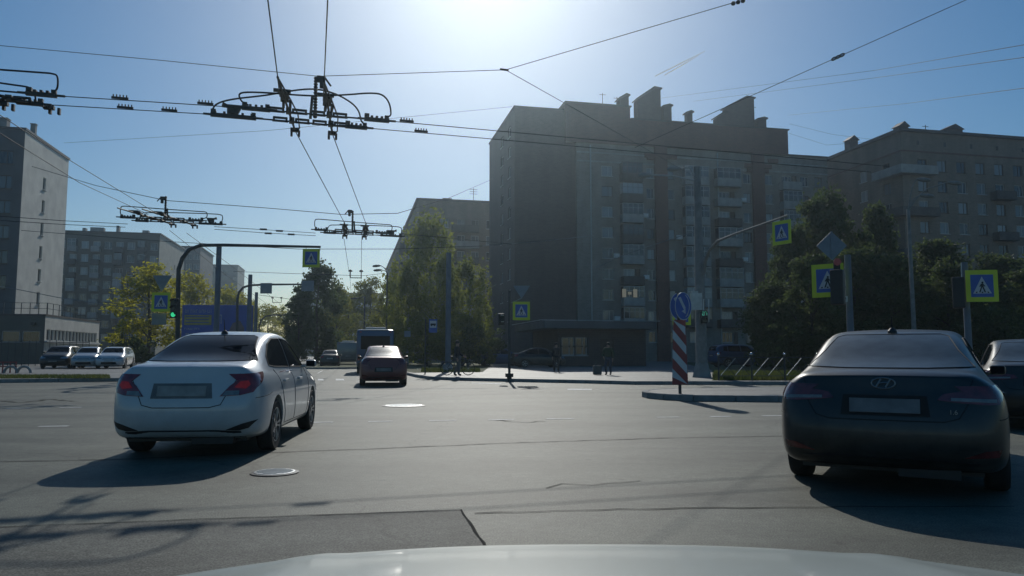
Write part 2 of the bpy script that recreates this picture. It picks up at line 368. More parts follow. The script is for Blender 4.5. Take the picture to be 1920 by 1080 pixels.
def eval_mesh(me, mods):
    """mesh data after a list of modifier settings"""
    o = bpy.data.objects.new("tmp", me); C.objects.link(o)
    for t, kw in mods:
        md = o.modifiers.new(t, t)
        for k, v in kw.items(): setattr(md, k, v)
    dg = bpy.context.evaluated_depsgraph_get(); dg.update()
    r = bpy.data.meshes.new_from_object(o.evaluated_get(dg))
    bpy.data.objects.remove(o); return r
def poly_sheet(name, pts, z, m, kind='structure'):
    b = MB(); b.add([(p[0], p[1], z) for p in pts], [tuple(range(len(pts)))])
    return tag(b.obj(name, m), kind=kind)

# ------------------------------------------------------------------ the ground
b = MB(); b.add([(-3000, -200, 0), (3000, -200, 0), (3000, 6000, 0), (-3000, 6000, 0)], [(0, 1, 2, 3)])
tag(b.obj("road", M['asphalt']), kind='structure')

def raised(name, pts, h, m_top, kerb_edges, kw=0.16):
    """a raised pavement sheet with a kerb along the listed leading edges"""
    b = MB(); n = len(pts)
    b.add([(p[0], p[1], h) for p in pts], [tuple(range(n))])
    tag(b.obj(name, m_top), kind='structure')
    k = MB(); line = [Vector((pts[i][0], pts[i][1], 0)) for i in kerb_edges]
    cen = sum((Vector((p[0], p[1], 0)) for p in pts), Vector())/n
    ring_o = []; ring_i = []
    for i, p in enumerate(line):
        d = (line[min(i+1, len(line)-1)]-line[max(i-1, 0)]).normalized(); nn = Vector((-d.y, d.x, 0))
        if (cen-p).dot(nn) < 0: nn = -nn
        ring_o.append(p-nn*0.02); ring_i.append(p+nn*kw)
    for i in range(len(line)-1):
        # kerb stones about a metre long with a small gap
        L = (line[i+1]-line[i]).length; q = max(1, int(L/1.0)) if L < 60 else 1
        for j in range(q):
            t0, t1 = j/q, (j+1)/q - 0.012/max(L/q, 0.1)/q
            a0 = ring_o[i].lerp(ring_o[i+1], t0); a1 = ring_o[i].lerp(ring_o[i+1], t1)
            c0 = ring_i[i].lerp(ring_i[i+1], t0); c1 = ring_i[i].lerp(ring_i[i+1], t1)
            hh = h+0.006
            k.add([(a0.x, a0.y, 0), (a1.x, a1.y, 0), (c1.x, c1.y, 0), (c0.x, c0.y, 0), (a0.x, a0.y, hh), (a1.x, a1.y, hh), (c1.x, c1.y, hh), (c0.x, c0.y, hh)],
                  [(3,2,1,0),(4,5,6,7),(0,1,5,4),(1,2,6,5),(2,3,7,6),(3,0,4,7)])
    tag(k.obj(name+"_kerb", M['kerb'], bevel=0.012), kind='structure')

right_line = [G(700, 688), G(735, 696), G(762, 703), G(780, 707.5), G(805, 711.5), G(865, 714), G(1000, 717), G(1100, 719), G(1190, 721.5), G(1300, 721.5), G(1470, 722), G(1700, 725), G(1920, 729), G(2300, 736)]
far_r = [Vector((140, 60, 0)), Vector((140, 330, 0)), right_line[0]+U*260]
raised("pavement", right_line+far_r, 0.13, M['pavement'], range(len(right_line)))
left_line = [G(-400, 726), G(0, 718), G(215, 715.5)]
cor = left_line[-1]
left_line += [cor+V*1.6+U*0.5, cor+V*2.6+U*1.6, cor+V*3.0+U*3.2, cor+V*3.0+U*200]
raised("left_pavement", left_line+[Vector((-190, 240, 0)), Vector((-190, 25, 0))], 0.15, M['pavement'], range(len(left_line)))
med0 = G(560, 692)
raised("median", [med0, med0+V*2.4-U*1.2, med0+V*4.6, med0+V*4.6+U*150, med0+U*150], 0.13, M['lawn'], range(5))
isl = [G(1800, 757), G(1460, 754), G(1300, 752.5), G(1245, 750), G(1214, 747), G(1205, 744.5), G(1208, 742), G(1225, 739.5), G(1270, 737), G(1460, 735), G(1800, 734)]
raised("traffic_island", isl, 0.15, M['pavement'], range(len(isl)))
# lawns behind the pavements
def lawn(name, pts, z): return poly_sheet(name, pts, z, M['lawn'])
lawn("lawn", [G(1335, 713.5, .13), G(1470, 713.5, .13), G(1920, 716, .13), Vector((60, 55, 0)), Vector((60, 95, 0)), Vector((20, 90, 0)), G(1335, 694, .13)], 0.138)
(lambda n_, p_, z_: poly_sheet(n_, p_, z_, mat("dry_lawn", (0.15, 0.145, 0.085), 0.95, var=0.3, scale=1.5, bump=0.4)))("left_lawn", [G(-300, 716, .15), G(0, 710, .15), G(205, 708, .15), G(205, 704, .15), G(0, 705.5, .15), G(-300, 710, .15)], 0.158)
lawn("street_lawn", [G(775, 699, .13), G(905, 697.5, .13), Vector((-2, 90, 0)), Vector((-14, 92, 0))+U*60, G(715, 688, .13)], 0.138)
rng = random.Random(3)
b = MB()
def blades(poly_fn, n, h):
    for _ in range(n):
        p = poly_fn(); a = rng.uniform(0, 6.28); hh = h*rng.uniform(0.5, 1.4); wd = 0.02+0.02*rng.random()
        c, s_ = math.cos(a)*wd, math.sin(a)*wd; lx, ly = rng.uniform(-.06, .06), rng.uniform(-.06, .06)
        b.add([p-Vector((c, s_, 0)), p+Vector((c, s_, 0)), p+Vector((lx, ly, hh))], [(0, 1, 2)])
def strip(px0, px1, y0, y1, z):
    return lambda: G(rng.uniform(px0, px1), rng.uniform(y0, y1), z)
blades(strip(1338, 1500, 699, 713, .138), 7000, 0.16)
blades(strip(-60, 205, 704.5, 709.5, .158), 4000, 0.09)
blades(strip(790, 900, 692, 698, .138), 2500, 0.14)
tag(b.obj("grass", M['grass']), kind='stuff')

# darker relaid asphalt, seams and lane dashes, each sheet 4 mm above the one below
c0 = G(865, 957); c1 = G(905, 1018)
poly_sheet("road_patch", [c0, c0-Vector((5.2, 0.95, 0)), c0-Vector((5.0, 2.6, 0)), c0+(c1-c0)*2.2], 0.004, M['asphalt_dark'])
def ribbon(name, pts, wd, z, m, jitter=0.0, label=None):
    b = MB(); r_ = random.Random(len(name)+len(pts)); L = []; Rr = []
    # resample
    q = []
    for i in range(len(pts)-1):
        k = max(1, int((pts[i+1]-pts[i]).length/0.14))
        q += [pts[i].lerp(pts[i+1], j/k) for j in range(k)]
    q.append(pts[-1])
    for i, p in enumerate(q):
        d = (q[min(i+1, len(q)-1)]-q[max(i-1, 0)]).normalized(); n_ = Vector((-d.y, d.x, 0))
        o = n_*r_.uniform(-jitter, jitter); wv = wd*(r_.uniform(0.5, 1.2) if jitter else 1)
        L.append((p.x+o.x-n_.x*wv/2, p.y+o.y-n_.y*wv/2, z)); Rr.append((p.x+o.x+n_.x*wv/2, p.y+o.y+n_.y*wv/2, z))
    n = len(q); b.add(L+Rr, [(i, i+1, n+i+1, n+i) for i in range(n-1)])
    return tag(b.obj(name, m), kind='structure')
tar = mat("tar_seam", (0.026, 0.026, 0.025), 0.9, spec=0.08, var=0.3, scale=6)
ribbon("road_seam", [G(0, 866), G(230, 862), G(460, 851), G(700, 842), G(960, 831), G(1240, 822), G(1470, 818)], 0.03, 0.006, tar, 0.015)
ribbon("road_seam", [c0-Vector((5.2, 0.95, 0)), c0, c0+(c1-c0)*2.2], 0.018, 0.008, tar, 0.008)
ribbon("road_seam", [G(890, 963), G(1200, 955), G(1500, 952), G(1900, 950)], 0.02, 0.006, tar, 0.02)
joint = mat("road_joint", (0.070, 0.073, 0.062), 0.9, spec=0.08, var=0.35, scale=8)
ribbon("road_crack", [G(1020, 915), G(1055, 908), G(1110, 910), G(1200, 902)], 0.016, 0.006, joint, 0.035)
ribbon("road_crack", [G(930, 788), G(985, 793), G(1020, 790)], 0.04, 0.006, joint, 0.05)
ribbon("road_crack", [G(0, 752), G(40, 755), G(95, 749), G(140, 753)], 0.12, 0.006, joint, 0.1)
def dashes(pa, pb, dash, period, skip=()):
    d = pb-pa; L = d.length; d.normalize(); n_ = Vector((-d.y, d.x, 0))*0.06
    k = 0; t = 0.0
    mb = MB()
    while t < L:
        if k not in skip and random.random() > 0.06:
            a = pa+d*t; e = pa+d*(t+dash*random.uniform(0.8, 1.05))
            mb.add([(a-n_).to_tuple()[:2]+(0.005,), (e-n_).to_tuple()[:2]+(0.005,), (e+n_).to_tuple()[:2]+(0.005,), (a+n_).to_tuple()[:2]+(0.005,)], [(0, 1, 2, 3)])
        t += period; k += 1
    tag(mb.obj("lane_marking", M['mark']), kind='structure')
dashes(G(-200, 804), G(1700, 776), 0.5, 1.05)
dashes(G(-200, 769), G(190, 763.5), 0.5, 1.05)
dashes(G(770, 729), G(1200, 729), 0.5, 1.05)
def solid(pts):
    mb = MB(); mb.add([(p.x, p.y, 0.005) for p in pts], [tuple(range(len(pts)))]); tag(mb.obj("lane_marking", M['mark']), kind='structure')
solid([G(1064, 731.5), G(1110, 731.5), G(1110, 729.3), G(1064, 729.3)])
solid([G(630, 713.5), G(646, 713.5), G(644, 710.5), G(629, 710.5)])
solid([G(596, 713.5), G(607, 713.5), G(606, 710.5), G(596, 710.5)])
solid([G(594, 700), G(597, 700), G(606, 695), G(604, 695)])
solid([G(884, 717.8), G(940, 719), G(940, 720.5), G(884, 719)])
def manhole(px, py, r, label, mt="iron_glint"):
    c = G(px, py, 0)
    t = thing("manhole", label, "manhole", c)
    a = MB(); a.lathe([(r*1.02, 0.002), (r*1.16, 0.004), (r*1.16, 0.010), (r*1.0, 0.012)], 40); a.obj("ring", M['steel_dark'], t)
    a = MB(); a.lathe([(0.01, 0.004), (r*0.985, 0.004), (r*0.985, 0.016), (r*0.9, 0.018), (0.02, 0.018)], 40)
    for i in range(-4, 5):
        hw = math.sqrt(max(0, 0.75-(i/5)**2))*r
        a.box((0, i*r/5.2, 0.019), (2*hw, r*0.06, 0.006))
    a.obj("cover", M[mt], t)
manhole(757, 761, 0.42, "larger bright manhole cover in the road past the white sedan")
manhole(515, 887, 0.20, "small pale manhole cover beside the white sedan's shadow", "steel")

# ------------------------------------------------------------------ facade builder
WCACHE = {}
def facade(mb, o, d, n, L, H, holes, reveal=0.18, z0=0.0):
    """a wall with true openings; o corner, d along, n outward, holes (s0,s1,z0,z1)"""
    d = Vector(d); n = Vector(n); o = Vector(o)
    ss = sorted({0.0, L, *[round(h[0], 3) for h in holes], *[round(h[1], 3) for h in holes]})
    zs = sorted({z0, H, *[round(h[2], 3) for h in holes], *[round(h[3], 3) for h in holes]})
    ss = [s for s in ss if 0 <= s <= L]; zs = [z for z in zs if z0 <= z <= H]
    idx = {}; vs = []; fs = []
    def vi(i, j):
        if (i, j) not in idx: idx[(i, j)] = len(vs); vs.append(o+d*ss[i]+Vector((0, 0, zs[j])))
        return idx[(i, j)]
    for i in range(len(ss)-1):
        sm = (ss[i]+ss[i+1])/2
        hs = [h for h in holes if h[0] < sm < h[1]]
        for j in range(len(zs)-1):
            zm = (zs[j]+zs[j+1])/2
            if any(h[2] < zm < h[3] for h in hs): continue
            fs.append((vi(i, j), vi(i+1, j), vi(i+1, j+1), vi(i, j+1)))
    mb.add(vs, fs)
    for s0, s1, a, c in holes:
        q = [o+d*s0+Vector((0, 0, a)), o+d*s1+Vector((0, 0, a)), o+d*s1+Vector((0, 0, c)), o+d*s0+Vector((0, 0, c))]
        r_ = [p-n*reveal for p in q]
        mb.add(q+r_, [(k, (k+1) % 4, 4+(k+1) % 4, 4+k) for k in range(4)])
def win(parent, o, d, n, hole, reveal=0.18, frame='frame_white', glass='glass', panes=2, sill=True):
    """one window as a part: pane with a frame (and sill) sub-part; meshes shared by size"""
    s0, s1, a, c = hole; w_, h_ = round(s1-s0, 2), round(c-a, 2)
    key = (w_, h_, frame, glass, panes, sill)
    if key not in WCACHE:
        g = MB(); g.box((0, 0.02, 0), (w_-0.02, 0.02, h_-0.02)); go = g.obj("window", M[glass])
        f = MB(); t = 0.07
        f.box((-w_/2+t/2, 0, 0), (t, 0.07, h_)); f.box((w_/2-t/2, 0, 0), (t, 0.07, h_))
        f.box((0, 0, h_/2-t/2), (w_-2*t, 0.068, t)); f.box((0, 0, -h_/2+t/2), (w_-2*t, 0.068, t))
        for k in range(1, panes): f.box((-w_/2+w_*k/panes+(0.12*w_ if panes == 2 else 0), 0, 0), (0.055, 0.062, h_-2*t))
        if sill: f.box((0, -0.13, -h_/2-0.035), (w_+0.16, 0.30, 0.05))
        fo = f.obj("frame", M[frame])
        WCACHE[key] = (go.data, fo.data); bpy.data.objects.remove(go); bpy.data.objects.remove(fo)
    gm, fm = WCACHE[key]
    d = Vector(d); n = Vector(n)
    p = Vector(o)+d*((s0+s1)/2)+Vector((0, 0, (a+c)/2))-n*(reveal-0.03)
    rz = math.atan2(-n.x, n.y) + math.pi
    wo = link("window", gm, None, parent, loc=p, rz=rz)
    link("frame", fm, None, wo)
    return wo
BC = {}
def balcony(parent, o, d, n, sc, w_, z, dark=False, glazed=False, proj=1.1):
    key = (round(w_, 2), dark, glazed, proj)
    if key not in BC:
        p = MB(); hh = 1.0
        p.box((0, -proj/2, 0.06), (w_, proj, 0.14)); 
        p.box((0, -proj+0.04, 0.62), (w_, 0.07, 0.96)); p.box((-w_/2+0.035, -proj/2+0.04, 0.62), (0.068, proj-0.08, 0.955)); p.box((w_/2-0.035, -proj/2+0.04, 0.62), (0.068, proj-0.08, 0.955))
        p.box((0, -proj+0.04, 1.125), (w_+0.04, 0.12, 0.045))
        po = p.obj("balcony", M['balc_dark' if dark else 'balc'])
        gm = None
        if glazed:
            g = MB(); k = max(2, int(w_/0.75))
            for i in range(k+1): g.box((-w_/2+0.04+i*(w_-0.08)/k, -proj+0.04, 1.86), (0.05, 0.06, 1.4))
            g.box((0, -proj+0.04, 2.585), (w_, 0.10, 0.06)); g.box((0, -proj+0.04, 2.0), (w_-0.1, 0.045, 0.04))
            go = g.obj("glazing_frame", M['frame_white' if not dark else 'frame_brown']); 
            pp = MB(); pp.box((0, -proj+0.05, 1.86), (w_-0.12, 0.012, 1.38)); pp.box((-w_/2+0.03, -proj/2, 1.86), (0.012, proj-0.1, 1.38)); pp.box((w_/2-0.03, -proj/2, 1.86), (0.012, proj-0.1, 1.38))
            po2 = pp.obj("glazing", M['glass'])
            gm = (go.data, po2.data); bpy.data.objects.remove(go); bpy.data.objects.remove(po2)
        BC[key] = (po.data, gm); bpy.data.objects.remove(po)
    pm, gm = BC[key]
    d = Vector(d); n = Vector(n)
    rz = math.atan2(-n.x, n.y) + math.pi
    po = link("balcony", pm, None, parent, loc=Vector(o)+d*sc+Vector((0, 0, z)), rz=rz)
    if gm: link("glazing_frame", gm[0], None, po); link("glazing", gm[1], None, po)
    return po
X, Y_, Z = Vector((1, 0, 0)), Vector((0, 1, 0)), Vector((0, 0, 1))
def s_at(px, O, py=450):
    """distance along the street-front line from O at which a given photo column crosses it"""
    d = ray(px, py); k = d.x/d.y
    return (k*O.y-O.x)/(V.x-k*V.y)
def boxwalls(mb, x0, x1, y0, y1, z0, z1, skip=''):
    if 'f' not in skip: mb.add([(x0, y0, z0), (x1, y0, z0), (x1, y0, z1), (x0, y0, z1)], [(0, 1, 2, 3)])
    if 'r' not in skip: mb.add([(x1, y0, z0), (x1, y1, z0), (x1, y1, z1), (x1, y0, z1)], [(0, 1, 2, 3)])
    if 'b' not in skip: mb.add([(x1, y1, z0), (x0, y1, z0), (x0, y1, z1), (x1, y1, z1)], [(0, 1, 2, 3)])
    if 'l' not in skip: mb.add([(x0, y1, z0), (x0, y0, z0), (x0, y0, z1), (x0, y1, z1)], [(0, 1, 2, 3)])
def flat_roof(mb, x0, x1, y0, y1, z, over=0.18, t=0.16):
    mb.box(((x0+x1)/2, (y0+y1)/2, z+t/2), (x1-x0+2*over, y1-y0+2*over, t))

# ---- A: the large stepped brick block, right of centre
def building_a():
    O = P(965, 690, 97); O.z = 0
    t = thing("apartment_block", "tall stepped brick apartment block with red brick stripes and big chimneys, right of centre", "apartment block", O, AZ)
    rnd = random.Random(11)
    sx = lambda px: s_at(px, O)
    xd = sx(1080)                     # dark wing ends
    # dark wing
    H1 = 33.9; m = MB()
    holes = []
    for k in range(11):
        z = 3.4+2.8*k
        for s in (3.2, 8.2): holes.append((18.2-s-0.75, 18.2-s+0.75, z-0.75, z+0.75))
    lo = Vector((0, 18.2, 0))
    facade(m, lo, -Y_, -X, 18.2, H1, holes)
    m2 = MB(); 
    m.add([(0, 0, 0), (xd, 0, 0), (xd, 0, H1), (0, 0, H1)], [(0, 1, 2, 3)])
    m.add([(xd, 18.2, 0), (0, 18.2, 0), (0, 18.2, H1), (xd, 18.2, H1)], [(0, 1, 2, 3)])
    m.add([(xd, 0, 0), (xd, 18.2, 0), (xd, 18.2, H1), (xd, 0, H1)], [(0, 1, 2, 3)])
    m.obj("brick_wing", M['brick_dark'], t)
    for h in holes: win(t, lo, -Y_, -X, h, panes=2)
    for k in range(1, 11, 1):
        if k % 2 == 0: balcony(t, lo, -Y_, -X, 18.2-8.2, 2.1+2.8*k, proj=0.9, dark=False) if False else None
    # pale main facade, stands 0.5 m proud
    y0 = -0.5; x1 = sx(1552); Hm = 29.5
    rows = [3.4+2.8*k for k in range(9)]
    cols = [(1137, 1.55), (1218, 1.1), (1257, 0.9), (1400, 1.15), (1441, 1.15), (1508, 1.3), (1534, 1.2)]
    bal = [(1180, 3.0), (1300, 3.6), (1360, 3.6), (1478, 3.0)]
    o = Vector((xd, y0, 0)); holes = []; hb = []
    for z in rows:
        for px, w_ in cols:
            s = sx(px)-xd; holes.append((s-w_/2, s+w_/2, z-0.72, z+0.72))
        for px, w_ in bal:
            s = sx(px)-xd; hb.append((s-1.05, s+0.55, z-0.72, z+0.72)); hb.append((s+0.62, s+1.3, z-1.45, z+0.72))
    m = MB(); facade(m, o, X, -Y_, x1-xd, Hm, holes+hb)
    boxwalls(m, xd, x1, y0, 16, 0, Hm, skip='f')
    m.obj("wall", M['brick_light'], t)
    for i, h in enumerate(holes): win(t, o, X, -Y_, h, panes=2 if h[1]-h[0] > 1 else 1, frame='frame_white' if rnd.random() < .75 else 'frame_brown')
    lit = None
    for h in hb[::2]:
        wo = win(t, o, X, -Y_, h, panes=3, sill=False)
    for h in hb[1::2]:
        m = MB(); w_, h_ = h[1]-h[0], h[3]-h[2]
        m.box((0, 0, 0), (w_, 0.06, h_)); m.box((0, -0.05, 0.3), (w_*0.6, 0.05, h_*0.45))
        c = o+X*((h[0]+h[1])/2)+Z*((h[2]+h[3])/2)+Y_*0.14
        if 'bd' not in BC:
            dd = m.obj("balcony_door", M['frame_brown']); BC['bd'] = dd.data; dd.parent = t; dd.location = c
        else: link("balcony_door", BC['bd'], None, t, loc=c)
    for k, z in enumerate(rows):
        for q, (px, w_) in enumerate(bal):
            if k == 0: continue
            r_ = rnd.random()
            dark = r_ < 0.28; gl = rnd.random() < (0.75 if q == 0 else 0.5)
            balcony(t, o, X, -Y_, sx(px)-xd, w_, z-1.5, dark, gl)
    # one lit loggia and one bright pane
    lz = rows[2]; s = sx(1172)-xd
    m = MB()
    for dx in (-0.62, 0.0, 0.62): m.box((s-0.1+dx*1.25, 0, lz+0.15), (0.55 if dx else 0.5, 0.03, 1.1 if dx else 0.35))
    lw = m.obj("lit_window", M['curtain'], t, loc=(xd, y0-1.2, 0)); lw['label'] = "lit window with cream curtains"
    # air conditioners beside some windows
    for px, k in ((1152, 1), (1152, 4), (1207, 3), (1207, 6), (1270, 2), (1270, 5), (1391, 4), (1391, 7), (1452, 2), (1452, 6), (1520, 3), (1520, 5)):
        m = MB(); x = sx(px); m.box((x, y0-.20, rows[k]-.35), (.78, .34, .55)); m.box((x, y0-.385, rows[k]-.35), (.46, .03, .46)); m.obj("air_conditioner", M['white'], t)
    m = MB()
    for px in (1106, 1345): m.tube([(sx(px), y0-.08, .2), (sx(px), y0-.08, Hm-.3)], .09, 6)
    m.obj("downpipe", M['steel'], t)
    # red brick pilasters
    for a, c in ((1226, 1249), (1409, 1431)):
        m = MB(); xa, xc = sx(a), sx(c); m.box(((xa+xc)/2, y0-0.22, Hm/2), (xc-xa, 0.42, Hm-0.01)); m.obj("brick_stripe", M['brick_red'], t)
    for a, c, py in ((1208, 1268, 283), (1396, 1446, 291), (1400, 1440, 300), (1440, 1458, 279), (1212, 1225, 287)):
        xa, xc = sx(a), sx(c); m = MB(); m.box(((xa+xc)/2, y0-0.16, P(a, py, 98).z), (xc-xa, 0.28, 0.55)); m.obj("brick_band", M['brick_red'], t)
    m = MB()
    for z in (27.0, 28.2): m.box(((xd+x1)/2, y0-0.05, z), (x1-xd-0.1, 0.09, 0.18))
    m.obj("cornice", M['balc'], t)
    # brown attic storey
    xa0, xa1, xb = sx(1060), sx(1478), sx(1181)
    m = MB(); boxwalls(m, xa0, xa1, y0-0.25, 14, Hm, 33.1); m.add([(xa0, y0-.25, Hm), (xa1, y0-.25, Hm), (xa1, 14, Hm), (xa0, 14, Hm)], [(3, 2, 1, 0)])
    boxwalls(m, xa0, xb, y0-0.25, 14, 33.1, 34.8)
    m.obj("attic", M['brick_red'], t)
    m = MB(); flat_roof(m, 0, xa0-0.2, 0, 18.2, H1, 0.12, 0.2); flat_roof(m, xa0, xb, y0-.25, 14, 34.8); flat_roof(m, xb+0.25, xa1, y0-.25, 14, 33.1); flat_roof(m, xa1+0.25, x1, y0, 16, Hm)
    m.obj("roof", M['roof'], t)
    def stack(pa, pb, ytop, ybot, slant, y=4.0, dep=1.6):
        Yd = O.y+y+0.2*sx((pa+pb)/2)
        za, zt, zl = 33.0, P(pa, ytop, Yd).z, P(pa, ytop+slant, Yd).z
        xa, xc = sx(pa)*Yd/97.0*0.97, sx(pb)*Yd/97.0*0.97
        xa, xc = s_at(pa, O+U*y, 200), s_at(pb, O+U*y, 200)
        m = MB(); poly = [(xa, za), (xc, za), (xc, zt), (xc-(xc-xa)*0.25, zt), (xa, zl)]
        m.prism(poly, y, y+dep, lambda a, b_, h: (a, h, b_))
        so = m.obj("chimney", M['brick_dark'], t)
        m = MB(); cap = [(xa-0.2, zl-0.05), (xc-(xc-xa)*0.25, zt+0.02), (xc+0.2, zt+0.02), (xc+0.2, zt+0.2), (xc-(xc-xa)*0.28, zt+0.35), (xa-0.2, zl+0.12)]
        m.prism(cap, y-0.2, y+dep+0.2, lambda a, b_, h: (a, h, b_)); m.obj("chimney_cap", M['roof'], so)
    stack(1163, 1179, 177, 195, 6); stack(1196, 1239, 163, 200, 22); stack(1245, 1259, 196, 205, 1, dep=1.2)
    stack(1288, 1298, 208, 216, 1, dep=0.9); stack(1346, 1364, 208, 218, 8); stack(1364, 1414, 179, 215, 20); stack(1421, 1436, 219, 225, 1)
    m = MB()
    for px, a, c in ((1130, 168, 182), (1157, 173, 184), (1412, 170, 180)):
        x = s_at(px, O+U*5, 200); m.tube([(x, 5, 33), (x, 5, P(px, a, 102).z+0.5)], 0.05, 5); zz = P(px, a, 102).z+0.3; m.tube([(x-0.5, 5, zz), (x+0.5, 5, zz)], 0.03, 4)
    m.obj("antenna", M['steel_dark'], t)
    return O
OA = building_a()

# ---- B: nine-storey brick block on the right edge, corner towards the crossing
def building_b():
    O = P(1688, 240, 97); O.z = 0
    t = thing("apartment_block", "nine storey tan brick apartment block behind the trees at the right edge, white corner balcony", "apartment block", O, AZ)
    rnd = random.Random(5)
    H = 30.6; L = 46; D = 16
    rows = [26.2-2.79*k for k in range(9)]
    hf = []; cols = [3.1+3.05*k for k in range(9)]
    for z in rows:
        for i, c in enumerate(cols): hf.append((c-0.72, c+0.72, z-0.78, z+0.78))
    m = MB(); facade(m, (0, 0, 0), X, -Y_, L, H, hf)
    hl = []
    for z in rows:
        for c in (3.0, 7.6): hl.append((D-c-0.72, D-c+0.72, z-0.78, z+0.78))
    facade(m, (0, D, 0), -Y_, -X, D, H, hl)
    boxwalls(m, 0, L, 0, D, 0, H, skip='fl'); m.obj("wall", M['brick_tan'], t)
    for h in hf: win(t, (0, 0, 0), X, -Y_, h, panes=2, frame='frame_white' if rnd.random() < .6 else 'frame_brown')
    for h in hl: win(t, (0, D, 0), -Y_, -X, h, panes=2, frame='frame_white' if rnd.random() < .6 else 'frame_brown')
    m = MB(); m.prism([(-0.5, -0.5), (L+.5, -0.5), (L+.5, D+.5), (-.5, D+.5)], H+0.003, H+0.35)
    m.add([(-.5, -.5, H+.35), (L+.5, -.5, H+.35), (L+.5, D+.5, H+.35), (-.5, D+.5, H+.35), (4, D/2, H+2.2), (L-4, D/2, H+2.2)], [(0, 1, 5, 4), (1, 2, 5), (2, 3, 4, 5), (3, 0, 4)])
    m.obj("roof", M['roof'], t)
    m = MB(); m.box((L/2, -0.06, 28.0), (L, 0.11, 0.2)); m.box((-0.06, D/2, 28.0), (0.11, D, 0.2)); m.obj("cornice", M['brick_red'], t)
    m = MB()
    for k in range(8):
        m.box((2.6+4.2*k, 0.0, 29.2), (0.35, 0.06, 0.6))
    m.obj("attic_vent", M['black'], t)
    def corner(z, dark):
        m = MB(); a, p = 4.6, 1.1
        m.box((a/2-p/2, -p/2, z), (a+p, p, 0.16)); m.box((-p/2, a/2, z), (p, a, 0.158))
        m.box((a/2-p/2, -p+.04, z+0.55), (a+p, 0.08, 1.0)); m.box((-p+.04, a/2-p/2, z+0.55), (0.08, a+p-.16, 0.998))
        m.box((a-.04, -p/2+.04, z+.55), (.08, p-.09, .99)); m.box((-p/2+.04, a-.04, z+.55), (p-.09, .08, .99))
        m.obj("corner_balcony", M['balc_dark' if dark else 'balc'], t)
    corner(rows[0]-1.35, False); corner(rows[2]-1.35, True); corner(rows[4]-1.35, True); corner(rows[6]-1.35, True)
    for k in range(9):
        for c, w_ in ((cols[4], 3.2), (cols[8], 3.2)):
            if (k+int(c)) % 2 == 0: balcony(t, (0, 0, 0), X, -Y_, c, w_, rows[k]-1.5, rnd.random() < .5, rnd.random() < .5)
    def ch(x, y, w_, h_):
        m = MB(); m.box((x, y, H+1.0), (w_, 1.2, 2.0+h_)); c = m.obj("chimney", M['brick_dark'], t)
        m = MB(); m.prism([(x-w_/2-.2, H+2+h_/2), (x+w_/2+.2, H+2+h_/2), (x, H+2.7+h_/2)], y-.8, y+.8, lambda a, b_, h: (a, h, b_)); m.obj("chimney_cap", M['roof'], c)
    ch(2.2, 2.5, 1.4, -1.2); ch(10.8, 3.0, 2.6, -0.5); ch(1.2, 11.5, 1.4, 0)
    m = MB(); m.tube([(6.6, 3, H), (6.6, 3, H+2.2)], 0.05, 5); m.tube([(6.1, 3, H+2.0), (7.1, 3, H+2.0)], 0.04, 4); m.obj("antenna", M['steel_dark'], t)
building_b()

# ---- C: slab down the right side of the street ahead
def building_c():
    O = P(785, 375, 124); O.z = 0
    t = thing("apartment_block", "long brick apartment slab behind the birches, running away down the street ahead", "apartment block", O, AZ)
    H, L, D = 26.9, 22, 108; rnd = random.Random(2)
    rows = [23.2-2.75*k for k in range(8)]
    m = MB(); hf = [(c-.65, c+.65, z-.75, z+.75) for z in rows for c in (4.4, 7.2, 9.6, 12.2)]
    facade(m, (0, 0, 0), X, -Y_, L, H, hf)
    hl = [(D-c-.8, D-c+.8, z-.75, z+.75) for z in rows[:5] for c in (6, 15, 26, 38, 52, 68, 86)]
    facade(m, (0, D, 0), -Y_, -X, D, H, hl)
    boxwalls(m, 0, L, 0, D, 0, H, skip='fl'); m.obj("wall", M['brick_tan'], t)
    for h in hf: win(t, (0, 0, 0), X, -Y_, h)
    for h in hl: win(t, (0, D, 0), -Y_, -X, h)
    for k, z in enumerate(rows): balcony(t, (0, 0, 0), X, -Y_, 7.9, 4.6, z-1.5, k % 2 == 0, k > 3)
    for k, z in enumerate(rows[:5]):
        for c in (10.5, 32, 60): balcony(t, (0, D, 0), -Y_, -X, D-c, 3.2, z-1.5, True, k % 2 == 0)
    m = MB(); flat_roof(m, 0, L, 0, D, H, 0.4, 0.35); m.obj("roof", M['roof'], t)
    m = MB(); m.tube([(10, 4, H), (10, 4, H+3.4)], 0.05, 5)
    for zz in (2.4, 2.8, 3.2): m.tube([(9.3, 4, H+zz), (10.7, 4, H+zz)], 0.035, 4)
    m.obj("antenna", M['steel_dark'], t)
    m = MB(); m.box((5.4, 5, H+0.8), (1.6, 1.4, 1.4)); m.obj("chimney", M['brick_dark'], t)
building_c()

